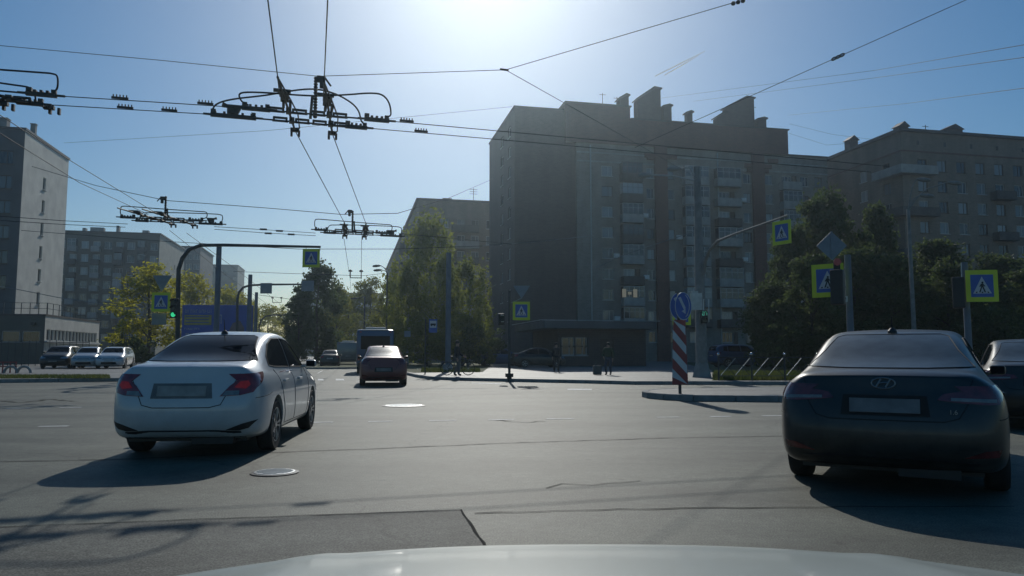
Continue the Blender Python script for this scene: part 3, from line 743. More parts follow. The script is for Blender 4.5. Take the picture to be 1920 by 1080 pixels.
# ---- D: pale tower at the left edge with its low annexe
def building_d():
    O = P(48, 238, 82); O.z = 0
    t = thing("tower_block", "pale panelled tower block at the left edge with one column of small windows", "tower block", O, AZ)
    H, L, D = 26.2, 30, 13.4
    m = MB(); hf = [(L-c-.85, L-c+.85, z-.75, z+.75) for z in [23.0-2.8*k for k in range(6)] for c in (1.9, 5.0, 8.2)]
    facade(m, (-L, 0, 0), X, -Y_, L, H, hf)
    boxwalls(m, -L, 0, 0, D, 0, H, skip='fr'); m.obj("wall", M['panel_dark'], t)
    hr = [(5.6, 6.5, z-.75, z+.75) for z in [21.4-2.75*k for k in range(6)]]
    m = MB(); facade(m, (0, 0, 0), Y_, X, D, H, hr); m.obj("end_wall", M['panel'], t)  # far paler than the front: grazing sunlight put into the colour
    for h in hf: win(t, (-L, 0, 0), X, -Y_, h, glass='glass_dark', frame='frame_brown')
    for h in hr: win(t, (0, 0, 0), Y_, X, h, panes=1, glass='glass_dark')
    m = MB(); flat_roof(m, -L, 0, 0, D, H, 0.12, 0.25); m.obj("roof", M['roof'], t)
    for vx, vy, vw, vh in ((-0.4, 3.2, 0.5, 1.3), (-3.0, 2, 0.9, 1.4), (-5.2, 2, 0.6, 1.0)):
        m = MB(); m.box((vx, vy, H+0.25+vh/2), (vw, vw, vh)); m.box((vx, vy, H+0.3+vh), (vw+.14, vw+.14, .08)); m.obj("roof_vent", M['concrete'], t)
    # annexe
    O2 = P(80, 690, 74); O2.z = 0
    t2 = thing("annexe", "low dark annexe with a railed roof terrace and white ribbon window below the pale tower", "building", O2, AZ)
    H2, D2, L2 = 4.9, 16.5, 16
    m = MB(); hf = [(L2-c-.8, L2-c+.8, 2.3, 3.4) for c in (1.2, 3.0, 4.8)]
    facade(m, (-L2, 0, 0), X, -Y_, L2, H2, hf)
    hr = [(0.5+1.02*k, 1.44+1.02*k, 2.5, 3.6) for k in range(15)]
    me_ = MB(); facade(me_, (0, 0, 0), Y_, X, D2, H2, hr); me_.obj("side_wall", M['panel'], t2)  # pale material stands in for sun falling on this side
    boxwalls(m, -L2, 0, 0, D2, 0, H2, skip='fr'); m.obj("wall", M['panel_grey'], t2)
    for h in hf: win(t2, (-L2, 0, 0), X, -Y_, h, glass='glass_dark', panes=1)
    for h in hr: win(t2, (0, 0, 0), Y_, X, h, panes=1, glass='glass_dark', sill=False)
    m = MB(); m.box((0.10, D2/2, 2.36), (0.26, D2-0.2, 0.2)); m.obj("sill_band", M['white'], t2)
    m = MB(); flat_roof(m, -L2, 0, 0, D2, H2, 0.05, 0.18); m.obj("roof", M['roof'], t2)
    m = MB()
    for k in range(9):
        x = -6.2+0.78*k*1.0; m.box((x, 0.3, H2+0.75), (0.06, 0.06, 1.15))
    for k in range(8): m.box((0.0, 0.3+1.6*k, H2+0.75), (0.06, 0.06, 1.15))
    for zz in (0.75, 1.3): m.box((-3.1, 0.3, H2+zz), (6.3, 0.045, 0.045)); m.box((0.0, 5.9, H2+zz), (0.045, 11.2, 0.045))
    m.obj("railing", M['steel_dark'], t2)
    m = MB(); m.box((-1.0, -0.15, 4.1), (0.35, 0.3, 0.3)); m.obj("wall_lamp", M['black'], t2)
building_d()

def slab(name, label, px0, px1, pytop, Y, D, wallm, ncol, nrow, dz=2.75, ww=1.4, sidem=None, ztop_off=2.6, side_w=True, balc=False, chims=()):
    O = P(px1, pytop, Y); O.z = 0
    L = -s_at(px0, O); H = P(px1, pytop, Y).z
    t = thing(name, label, "apartment block", O, AZ)
    rnd = random.Random(int(px0))
    rows = [H-ztop_off-dz*k for k in range(nrow)]; holes = []
    for z in rows:
        for i in range(ncol):
            c = L*(i+0.5)/ncol; holes.append((c-ww/2, c+ww/2, z-.75, z+.75))
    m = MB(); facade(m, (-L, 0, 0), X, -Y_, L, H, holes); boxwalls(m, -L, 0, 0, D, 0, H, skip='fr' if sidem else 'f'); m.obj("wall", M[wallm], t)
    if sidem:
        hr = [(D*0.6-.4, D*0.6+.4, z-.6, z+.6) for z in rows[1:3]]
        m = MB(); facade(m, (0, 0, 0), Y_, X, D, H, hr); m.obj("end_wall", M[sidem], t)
        for h in hr: win(t, (0, 0, 0), Y_, X, h, panes=1)
    for h in holes: win(t, (-L, 0, 0), X, -Y_, h, panes=2, glass='glass_dark' if wallm == 'glazed_dark' else 'glass', frame='frame_brown' if wallm == 'glazed_dark' else 'frame_white')
    if balc:
        for k, z in enumerate(rows):
            for i in range(1, ncol, 2):
                balcony(t, (-L, 0, 0), X, -Y_, L*(i+0.5)/ncol, L/ncol*0.72, z-1.5, rnd.random() < .5, rnd.random() < .45)
    m = MB(); flat_roof(m, -L, 0, 0, D, H, 0.25, 0.3); m.obj("roof", M['roof'], t)
    for x, w_, h_ in chims:
        m = MB(); m.box((x, 3, H+0.3+h_/2), (w_, 1.2, h_)); m.obj("chimney", M['concrete'], t)
slab("apartment_block", "grey nine storey apartment block with balconies behind the yellow green tree on the left", 105, 300, 440, 157, 24, 'panel_grey', 9, 8, balc=True, sidem='panel_mid', chims=((-3.5, 1.2, 0.9), (-9, 0.5, 1.7), (-13, 2.6, 1.2), (-15.5, 0.6, 1.0)))
slab("apartment_block", "plain grey block half hidden beyond the balcony block, left of the traffic light arm", 335, 376, 464, 205, 20, 'panel_dark', 3, 6)
slab("tower_block", "distant dark glazed tower block seen past the left traffic light arm", 376, 446, 498, 330, 22, 'glazed_dark', 7, 11, dz=3.1, ww=1.6)
slab("apartment_block", "far pale block closing the view above the trees at the end of the street", 560, 720, 551, 360, 16, 'panel_grey', 9, 4)

# ---- the shop pavilion in front of block A
def pavilion():
    O = P(1048, 690, 62); O.z = 0.13
    t = thing("shop_pavilion", "low flat roofed shop pavilion in the shade below the brick block", "shop", O, AZ)
    L = s_at(1208, Vector((O.x, O.y, 0))); D = 9; H = 3.1
    m = MB(); hf = [(0.25, 1.35, 0.9, 2.4), (1.45, 2.45, 0.9, 2.4), (3.6, 4.8, 0.05, 2.3)]
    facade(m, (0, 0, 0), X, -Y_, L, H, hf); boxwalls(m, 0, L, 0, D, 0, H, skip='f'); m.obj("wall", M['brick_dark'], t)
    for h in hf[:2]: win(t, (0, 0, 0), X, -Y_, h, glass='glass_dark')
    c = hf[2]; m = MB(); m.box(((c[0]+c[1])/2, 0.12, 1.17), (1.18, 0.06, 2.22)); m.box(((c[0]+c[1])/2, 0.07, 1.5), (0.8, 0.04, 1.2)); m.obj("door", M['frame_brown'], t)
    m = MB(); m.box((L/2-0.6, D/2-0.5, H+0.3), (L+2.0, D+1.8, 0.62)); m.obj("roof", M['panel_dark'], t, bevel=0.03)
    m = MB(); m.box((L/2-.6, -1.42, H+0.66), (L+2.6, 0.08, 0.06)); m.box((-1.92, D/2-.5, H+0.66), (.08, D+1.7, .06)); m.obj("roof_trim", M['steel'], t)
    m = MB(); m.box((1.3, -0.08, 1.65), (2.5, 0.06, 0.14)); m.box((2.55, -0.06, 1.6), (0.10, 0.07, 1.7)); m.box((0.15, -0.06, 1.6), (0.10, 0.07, 1.7)); m.obj("shop_front", M['steel_dark'], t)
pavilion()
# ------------------------------------------------------------------ trees
def crown_mesh(seed, h, rw, low, n_clump, per, leaf, shape='round', droop=0.0):
    r_ = random.Random(seed); b = MB()
    cz0 = h*low; ch = h-cz0; lobes = []
    nl = {'round': 11, 'tall': 15, 'cone': 12}[shape]
    for i in range(nl):
        t = (i+.5)/nl
        if shape == 'round': prof = math.sin(math.pi*(0.16+0.72*t))**0.6
        elif shape == 'cone': prof = (1-t)**0.7*0.9+0.1
        else: prof = min(1, .72+t*.7)*(1-max(0, t-.45)**1.6*1.9)
        a = i*2.4+r_.uniform(-.5, .5); lr = rw*r_.uniform(.34, .50)*(0.65+.35*prof)
        d = max(0, rw*prof-lr*.75)*r_.uniform(.75, 1.1)
        lobes.append((Vector((d*math.cos(a), d*math.sin(a), cz0+ch*(.06+.86*t))), lr, lr*r_.uniform(.8, 1.25)))
    lobes.append((Vector((r_.uniform(-.3, .3), r_.uniform(-.3, .3), h-rw*.28)), rw*.30, rw*.36))
    for c in range(n_clump):
        lc, lr, lz = lobes[c % len(lobes)]
        v = Vector((r_.gauss(0, 1), r_.gauss(0, 1), r_.gauss(0, 1))).normalized()*r_.uniform(.45, 1.0)
        cc = lc+Vector((v.x*lr, v.y*lr, v.z*lz)); cr = rw*r_.uniform(0.10, 0.24)
        for k in range(int(per*r_.uniform(0.4, 1.5))):
            v = Vector((r_.gauss(0, 1), r_.gauss(0, 1), r_.gauss(0, 0.75)))*cr*0.6
            if droop: v.z = v.z*(1+droop)-cr*.2*droop; v.x *= 0.7; v.y *= 0.7
            p = cc+v
            if p.z < 0.3: continue
            q = Quaternion((r_.gauss(0, 1), r_.gauss(0, 1), r_.gauss(0, 1), r_.gauss(0, 1))).normalized()
            s = leaf*r_.uniform(0.45, 1.2); l2 = s*r_.uniform(0.5, 0.8)
            e1 = q @ Vector((s, 0, 0)); e2 = q @ Vector((0, l2, 0)); e3 = q @ Vector((0, 0, 0.25*s))
            b.add([p-e1, p-e2+e3, p+e1, p+e2+e3], [(0, 1, 2, 3)])
    return b
def trunk_mesh(seed, h, low, rw, th):
    r_ = random.Random(seed+99); b = MB()
    pts = []; x = y = 0
    for i in range(7):
        t = i/6; pts.append((x, y, h*0.86*t)); x += r_.uniform(-.12, .12); y += r_.uniform(-.12, .12)
    b.tube(pts, [th*(1.25 if i == 0 else 1-0.85*i/6) for i in range(7)], 7)
    for k in range(11):
        t = r_.uniform(low*0.8+0.08, 0.8); i = min(5, int(t*6)); p0 = Vector(pts[i]).lerp(Vector(pts[i+1]), t*6*0.999-i if t*6-i < 1 else 1)
        a = r_.uniform(0, 6.28); L = rw*r_.uniform(0.5, 0.95)
        p1 = p0+Vector((math.cos(a)*L*.5, math.sin(a)*L*.5, L*.35)); p2 = p0+Vector((math.cos(a)*L, math.sin(a)*L, L*r_.uniform(.4, .9)))
        r0 = th*(1-0.85*t)*0.55; b.tube([p0, p1, p2], [r0, r0*.6, r0*.2], 5)
    return b
TREES = {}
def tree(kind, px, ytop, Y, width_px, label, group, var=0, base_z=0.1):
    """a tree of the kind's shared crown and trunk, scaled to its own height and spread"""
    top = P(px, ytop, Y); hgt = top.z-base_z; rad = width_px/FPX*Y/2*(1.38 if group == GE else 1.3)
    key = (kind, var)
    if key not in TREES:
        spec = dict(yellow=(0.14, 'round', 120, 52, 0.15, 0, 'leaf_yellow', 'bark'),
                    olive=(0.10, 'tall', 140, 52, 0.15, 0, 'leaf_olive', 'bark'),
                    birch=(0.10, 'tall', 150, 52, 0.145, 0.9, 'leaf_birch', 'bark_birch'),
                    dark=(0.04, 'tall', 150, 90, 0.17, 0, 'leaf_dark', 'bark'),
                    cone=(0.04, 'cone', 140, 90, 0.16, 0.2, 'leaf_dark', 'bark'))[kind]
        low, shp, ncl, per, leaf, droop, lm, bk = spec
        cm = crown_mesh(var*31+hash_(kind), 10, 3.2, low, ncl, per, leaf, shp, droop).obj("crown", M[lm])
        tm = trunk_mesh(var*31+hash_(kind), 10, low, 3.0, 0.19).obj("trunk", M[bk], smooth=True)
        TREES[key] = (cm.data, tm.data); bpy.data.objects.remove(cm); bpy.data.objects.remove(tm)
    cd, td = TREES[key]
    t = thing({'birch': 'birch_tree', 'cone': 'conifer_tree'}.get(kind, 'tree'), label, 'tree', (top.x, Y, base_z), random.Random(px).uniform(0, 6.28), group)
    s = hgt/10; sr = rad/3.2*1.12
    for nm, d in (("crown", cd), ("trunk", td)):
        o = link(nm, d, None, t); o.scale = (sr, sr, s)
    return t
def hash_(s): return sum(ord(c)*(i+3) for i, c in enumerate(s)) % 1000
GL, GM, GR, GE = "trees on the left of the street", "trees on the median", "birches right of the street", "trees below the right hand block"
tree('yellow', 285, 497, 70, 112, "yellow green spring tree behind the left traffic light", GL, 0)
tree('yellow', 362, 516, 92, 84, "yellow green tree above the left half of the blue billboard", GL, 1)
tree('yellow', 425, 540, 110, 80, "pale yellow green tree above the right half of the blue billboard", GL, 2)
tree('olive', 462, 560, 130, 62, "olive tree behind the two slim poles right of the billboard", GL, 1)
tree('yellow', 503, 572, 150, 64, "low yellow green tree just right of the two slim poles", GL, 0)
tree('olive', 537, 584, 190, 46, "smallest far tree in the gap left of the dark tree", GL, 0)
tree('dark', 598, 495, 84, 84, "tall dark tree under the hanging crossing sign", GM, 0)
tree('dark', 563, 550, 80, 46, "dark tree leaning left of the tall dark one", GM, 1)
tree('olive', 632, 530, 96, 62, "olive tree filling the right shoulder of the tall dark one", GM, 2)
tree('olive', 655, 556, 112, 70, "olive tree behind the grey van", GM, 2)
tree('olive', 694, 522, 118, 80, "olive tree beneath the pair of street lamp heads", GM, 0)
tree('olive', 742, 520, 84, 74, "olive tree behind the blue minibus", GR, 1)
tree('birch', 806, 402, 76, 108, "tallest birch in front of the long slab", GR, 0)
tree('birch', 832, 470, 70, 70, "birch behind the slim blue grey pole", GR, 1)
tree('birch', 766, 500, 72, 70, "birch overhanging the bus stop sign from the left", GR, 2)
tree('birch', 880, 484, 68, 84, "birch beside the brown wing of the brick block", GR, 1)
tree('olive', 868, 590, 62, 78, "low bushy tree behind the cyclist", GR, 2)
tree('olive', 800, 600, 62, 76, "low bushy tree behind the bus stop sign", GR, 0)
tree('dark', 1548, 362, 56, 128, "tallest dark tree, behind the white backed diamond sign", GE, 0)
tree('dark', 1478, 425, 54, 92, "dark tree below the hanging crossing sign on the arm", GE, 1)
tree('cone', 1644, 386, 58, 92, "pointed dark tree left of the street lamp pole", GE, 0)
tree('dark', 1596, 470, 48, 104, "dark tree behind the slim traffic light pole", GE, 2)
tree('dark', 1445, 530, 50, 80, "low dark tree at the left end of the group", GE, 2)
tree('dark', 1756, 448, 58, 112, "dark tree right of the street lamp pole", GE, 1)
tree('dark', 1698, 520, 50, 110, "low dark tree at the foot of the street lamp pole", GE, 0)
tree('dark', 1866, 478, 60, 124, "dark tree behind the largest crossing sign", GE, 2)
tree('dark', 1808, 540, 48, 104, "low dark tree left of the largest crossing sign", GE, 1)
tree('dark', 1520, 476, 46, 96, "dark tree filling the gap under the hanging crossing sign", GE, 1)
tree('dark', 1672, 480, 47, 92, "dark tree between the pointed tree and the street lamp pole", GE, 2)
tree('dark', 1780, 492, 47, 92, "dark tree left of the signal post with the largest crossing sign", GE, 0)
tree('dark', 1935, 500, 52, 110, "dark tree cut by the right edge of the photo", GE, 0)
def shrub(px, Y, w_, h_, label, mt='leaf_dark', seed=1):
    c = P(px, 690, Y); t = thing("shrub", label, "shrub", (c.x, Y, 0.13), 0, "shrubs at the foot of the trees")
    crown_mesh(seed, h_, w_/2, 0.0, 34, 90, 0.13, 'round').obj("foliage", M[mt], t)
    b = MB()
    for k in range(5): b.tube([(0.1*k-.2, 0, 0), (0.25*k-.5, 0.1, h_*.5)], [0.03, 0.012], 5)
    b.obj("stem", M['bark'], t)
shrub(1500, 47, 4.5, 3.2, "dark shrub behind the railing", seed=4)
shrub(1590, 45, 5.5, 3.4, "dark shrub seen left of the black sedan's roof", seed=5)
shrub(1700, 46, 5.0, 3.3, "dark shrub seen above the middle of the black sedan's roof", seed=6)
shrub(1880, 44, 5.5, 3.6, "dark shrub above the sedan at the right edge", seed=8)
shrub(700, 88, 4.5, 3.0, "olive shrub behind the minibus roof", 'leaf_olive', 9)
shrub(905, 60, 4.2, 3.2, "dark shrub left of the crossing sign pole", seed=10)
shrub(250, 66, 4.0, 2.6, "dark shrub left of the white sedan's roof", seed=11)

# ------------------------------------------------------------------ cars
def car_body(kw):
    """control cage of a saloon, y from rear bumper to nose, subdivided; returns mesh data with wheel wells cut"""
    L, Wd, Hh, wb, ro = kw['L'], kw['W']/2, kw['H'], kw['wb'], kw['ro']
    k = Hh/1.47; wk = Wd/0.85; dk = kw.get('deck', 1.0)
    # y, z bottom, half width, shoulder z, shoulder half width, top z, top half width
    F = L/4.37
    st = [
        (0.00, .27, .70, .90*dk, .66, 1.02*dk, .56),
        (0.16, .22, .815, .93*dk, .755, 1.055*dk, .62),
        (0.48, .20, .845, .955*dk, .765, 1.075*dk, .60),
        (0.78, .20, .85, .965, .755, 1.165, .585),
        (1.20, .19, .85, .962, .752, 1.345, .565),
        (1.65, .19, .85, .953, .755, 1.445, .555),
        (2.15, .19, .85, .945, .765, 1.470, .565),
        (2.60, .19, .85, .935, .775, 1.435, .575),
        (2.95, .19, .85, .925, .785, 1.290, .60),
        (3.25, .19, .85, .915, .785, 1.090, .635),
        (3.50, .19, .845, .90, .77, .985, .66),
        (3.90, .20, .835, .85, .735, .925, .60),
        (4.20, .21, .80, .75, .69, .82, .54),
        (4.37, .27, .66, .62, .60, .69, .48),
    ]
    if kw.get('suv'):
        st[0] = (0.0, .34, .72, .98, .70, 1.20, .60); st[1] = (.14, .30, .82, 1.0, .76, 1.32, .62); st[2] = (.42, .28, .845, 1.0, .765, 1.42, .60); st[3] = (.8, .28, .85, 1.0, .76, 1.46, .585); st[4] = (1.2, .27, .85, .99, .76, 1.475, .58)
    rings = []
    for i, (y, zb, w1, zs, ws, zt, wt) in enumerate(st):
        y *= F; zb *= 1; 
        pts = [(w1*.90, zb), (w1*.985, zb+.10), (w1, .56*k), (w1*.985, (zs-.10)*k), (ws, zs*k), ((ws*.52+wt*.48)+.012, (zs*.5+zt*.5)*k), (wt, zt*k)]
        dy = [0]*7
        if i == 0: dy = kw.get('rear', [.12, .03, .0, .06, .09, .10, .10])
        if i == 13: dy = [-.12, -.03, 0.0, -.04, -.06, -.07, -.09]
        rings.append([Vector((a*wk, y+dy[j], z)) for j, (a, z) in enumerate(pts)])
    bm = bmesh.new(); NC = 5; frac = [-.62, -.25, .25, .62]
    V3 = []
    for i, rg in enumerate(rings):
        row_r = [bm.verts.new(p) for p in rg]; row_l = [bm.verts.new(Vector((-p.x, p.y, p.z))) for p in rg]
        crown = 0.028 if 0 < i < 13 else 0.0
        top = [bm.verts.new(Vector((rg[6].x*f, rg[6].y, rg[6].z+crown*(1-abs(f)**2)))) for f in frac]
        bot = [bm.verts.new(Vector((rg[0].x*f, rg[0].y, rg[0].z))) for f in frac]
        V3.append((row_r, row_l, top, bot))
    for i in range(len(rings)-1):
        a, b_ = V3[i], V3[i+1]
        for j in range(6):
            bm.faces.new((a[0][j], b_[0][j], b_[0][j+1], a[0][j+1])); bm.faces.new((b_[1][j], a[1][j], a[1][j+1], b_[1][j+1]))
        ta = [a[1][6]]+a[2]+[a[0][6]]; tb = [b_[1][6]]+b_[2]+[b_[0][6]]
        ba = [a[1][0]]+a[3]+[a[0][0]]; bb = [b_[1][0]]+b_[3]+[b_[0][0]]
        for q in range(NC):
            bm.faces.new((ta[q], ta[q+1], tb[q+1], tb[q])); bm.faces.new((ba[q+1], ba[q], bb[q], bb[q+1]))
    crease = bm.edges.layers.float.new('crease_edge')
    for i, sgn in ((0, -1), (13, 1)):
        rr, ll, tp, bt = V3[i]; bulge = kw.get('bulge', .10)
        grid = [[ll[0]]+bt+[rr[0]]]
        for j in range(1, 6):
            z = rr[j].co.z; y = rr[j].co.y
            mid = [bm.verts.new(Vector((rr[j].co.x*f, y+sgn*bulge*(1-abs(f)**2), z))) for f in frac]
            grid.append([ll[j]]+mid+[rr[j]])
        grid.append([ll[6]]+tp+[rr[6]])
        for q, f in enumerate(frac):
            tp[q].co.y += sgn*bulge*(1-abs(f)**2)*0.85; bt[q].co.y += sgn*bulge*(1-abs(f)**2)*.8
            if i == 0: tp[q].co.z += 0.012*(1-abs(f)**2)
        for j in range(6):
            for q in range(NC):
                bm.faces.new((grid[j][q], grid[j][q+1], grid[j+1][q+1], grid[j+1][q]))
        for q in range(NC):
            e = bm.edges.get((grid[6][q], grid[6][q+1]))
            if e: e[crease] = 0.75 if i == 0 else 0.3
    # shoulder crease along the side
    for i in range(len(rings)-1):
        for s in (0, 1):
            e = bm.edges.get((V3[i][s][4], V3[i+1][s][4]))
            if e: e[crease] = 0.45
            e = bm.edges.get((V3[i][s][6], V3[i+1][s][6]))
            if e: e[crease] = 0.25
    bmesh.ops.recalc_face_normals(bm, faces=bm.faces)
    me = bpy.data.meshes.new("car_body"); bm.to_mesh(me); bm.free()
    lv = 3 if kw.get('hi') else 2
    me = eval_mesh(me, [('SUBSURF', dict(levels=lv, render_levels=lv))])
    rw = kw.get('rw', .31)
    cut = MB()
    for y in (ro, ro+wb):
        for s in (-1, 1):
            q = rw+.045; arch = [(y+q*math.cos(math.pi*i/24), rw+.01+q*math.sin(math.pi*i/24)) for i in range(25)]+[(y-q, -.1), (y+q, -.1)]
            cut.prism(arch, s*(Wd-.27), s*(Wd+.2), lambda a, c_, h: (h, a, c_))
    co = cut.obj("cutter", M['black'])
    o = bpy.data.objects.new("tmpbody", me); C.objects.link(o)
    md = o.modifiers.new("b", 'BOOLEAN'); md.object = co; md.operation = 'DIFFERENCE'; md.solver = 'EXACT'
    dg = bpy.context.evaluated_depsgraph_get(); dg.update()
    out = bpy.data.meshes.new_from_object(o.evaluated_get(dg))
    bpy.data.objects.remove(o); bpy.data.objects.remove(co)
    bm = bmesh.new(); bm.from_mesh(me); bvh = BVHTree.FromBMesh(bm); bm.free()
    return out, bvh
class Proj:
    """lays outlines drawn in rear, front, side or top view onto a curved shell"""
    def __init__(s, bvh): s.b = bvh
    def hit(s, mode, a, c):
        if mode == 'rear': o, d = Vector((a, -3, c)), Vector((0, 1, 0))
        elif mode == 'front': o, d = Vector((a, 9, c)), Vector((0, -1, 0))
        elif mode == 'right': o, d = Vector((4, a, c)), Vector((-1, 0, 0))
        elif mode == 'left': o, d = Vector((-4, a, c)), Vector((1, 0, 0))
        else: o, d = Vector((a, c, 5)), Vector((0, 0, -1))
        r = s.b.ray_cast(o, d)
        if r[0] is None:
            o2 = {'rear': Vector((a, 0, c)), 'front': Vector((a, 4.2, c)), 'right': Vector((1, a, c)), 'left': Vector((-1, a, c)), 'top': Vector((a, c, 1.4))}[mode]
            r = s.b.find_nearest(o2)
        n = r[1].normalized()
        if n.dot(d) > 0: n = -n
        return r[0], n
    def patch(s, mb, mode, poly, off=0.004, step=0.05, skirt=0.02):
        bm = bmesh.new(); vs = [bm.verts.new((a, c, 0)) for a, c in poly]; bm.faces.new(vs)
        for ax in (0, 1):
            lo = min(p[ax] for p in poly); hi = max(p[ax] for p in poly); k = max(1, int((hi-lo)/step))
            for i in range(1, k):
                co = [0, 0, 0]; no = [0, 0, 0]; co[ax] = lo+(hi-lo)*i/k; no[ax] = 1
                bmesh.ops.bisect_plane(bm, geom=bm.verts[:]+bm.edges[:]+bm.faces[:], plane_co=co, plane_no=no)
        bm.verts.ensure_lookup_table(); bm.verts.index_update()
        ps = []; ns = []
        for v in bm.verts:
            p, n = s.hit(mode, v.co.x, v.co.y); ps.append(p+n*off); ns.append(n)
        nv = len(ps); fs = [tuple(v.index for v in f.verts) for f in bm.faces]
        ext = []; m = {}
        for e in bm.edges:
            if len(e.link_faces) == 1:
                for v in e.verts:
                    if v.index not in m: m[v.index] = nv+len(ext); ext.append(ps[v.index]-ns[v.index]*skirt)
                a, c = e.verts[0].index, e.verts[1].index; fs.append((a, c, m[c], m[a]))
        mb.add(ps+ext, fs); bm.free()
    def line(s, mb, mode, pts, r=0.006, off=0.0, step=0.05, closed=False):
        q = []; pts = list(pts)+([pts[0]] if closed else [])
        for i in range(len(pts)-1):
            (a0, c0_), (a1, c1_) = pts[i], pts[i+1]; k = max(1, int(math.hypot(a1-a0, c1_-c0_)/step))
            for j in range(k): q.append((a0+(a1-a0)*j/k, c0_+(c1_-c0_)*j/k))
        q.append(pts[-1]); out = []
        for a, c in q:
            p, n = s.hit(mode, a, c); out.append(p+n*off)
        mb.tube(out, r, 5)
def mir(poly): return [(-a, c) for a, c in poly]
WH = {}
def wheel(parent, x, y, rw, side):
    if rw not in WH:
        t = MB(); w_ = .185
        t.lathe([(rw*.66, -w_/2+.01), (rw*.93, -w_/2), (rw*.985, -w_/2+.02), (rw, -w_/2+.045), (rw, w_/2-.045), (rw*.985, w_/2-.02), (rw*.93, w_/2), (rw*.66, w_/2-.01)], 40, 'X')
        to = t.obj("wheel", M['rubber'], smooth=True)
        r_ = MB(); 
        for k in range(5):
            a = 2*math.pi*k/5
            for da in (-.16, .16):
                p0 = Vector((w_/2-.03, math.cos(a+da*1.6)*rw*.15, math.sin(a+da*1.6)*rw*.15)); p1 = Vector((w_/2-.015, math.cos(a+da)*rw*.62, math.sin(a+da)*rw*.62))
                r_.bar(p0, p1, .035, .022)
        n = 40
        prof = [(rw*.58, w_/2-.06), (rw*.60, w_/2-.012), (rw*.67, w_/2-.006), (rw*.675, w_/2-.03)]
        vs = []; fs = []
        for rr, hh in prof:
            for k in range(n): vs.append((hh, rr*math.cos(2*math.pi*k/n), rr*math.sin(2*math.pi*k/n)))
        for i in range(3):
            for k in range(n): fs.append((i*n+k, i*n+(k+1) % n, (i+1)*n+(k+1) % n, (i+1)*n+k))
        r_.add(vs, fs); r_.lathe([(.055, w_/2-.05), (.055, w_/2-.012), (.03, w_/2-.006)], 16, 'X')
        ro_ = r_.obj("rim", M['alloy'])
        d = MB(); d.lathe([(rw*.60, w_/2-.07), (rw*.60, w_/2-.055)], 32, 'X'); do = d.obj("brake_disc", M['steel_dark'])
        WH[rw] = (to.data, ro_.data, do.data)
        for o in (to, ro_, do): bpy.data.objects.remove(o)
    td, rd, dd = WH[rw]
    wo = link("wheel", td, None, parent, loc=(x, y, rw), rz=0 if side > 0 else math.pi)
    link("rim", rd, None, wo); link("brake_disc", dd, None, wo)
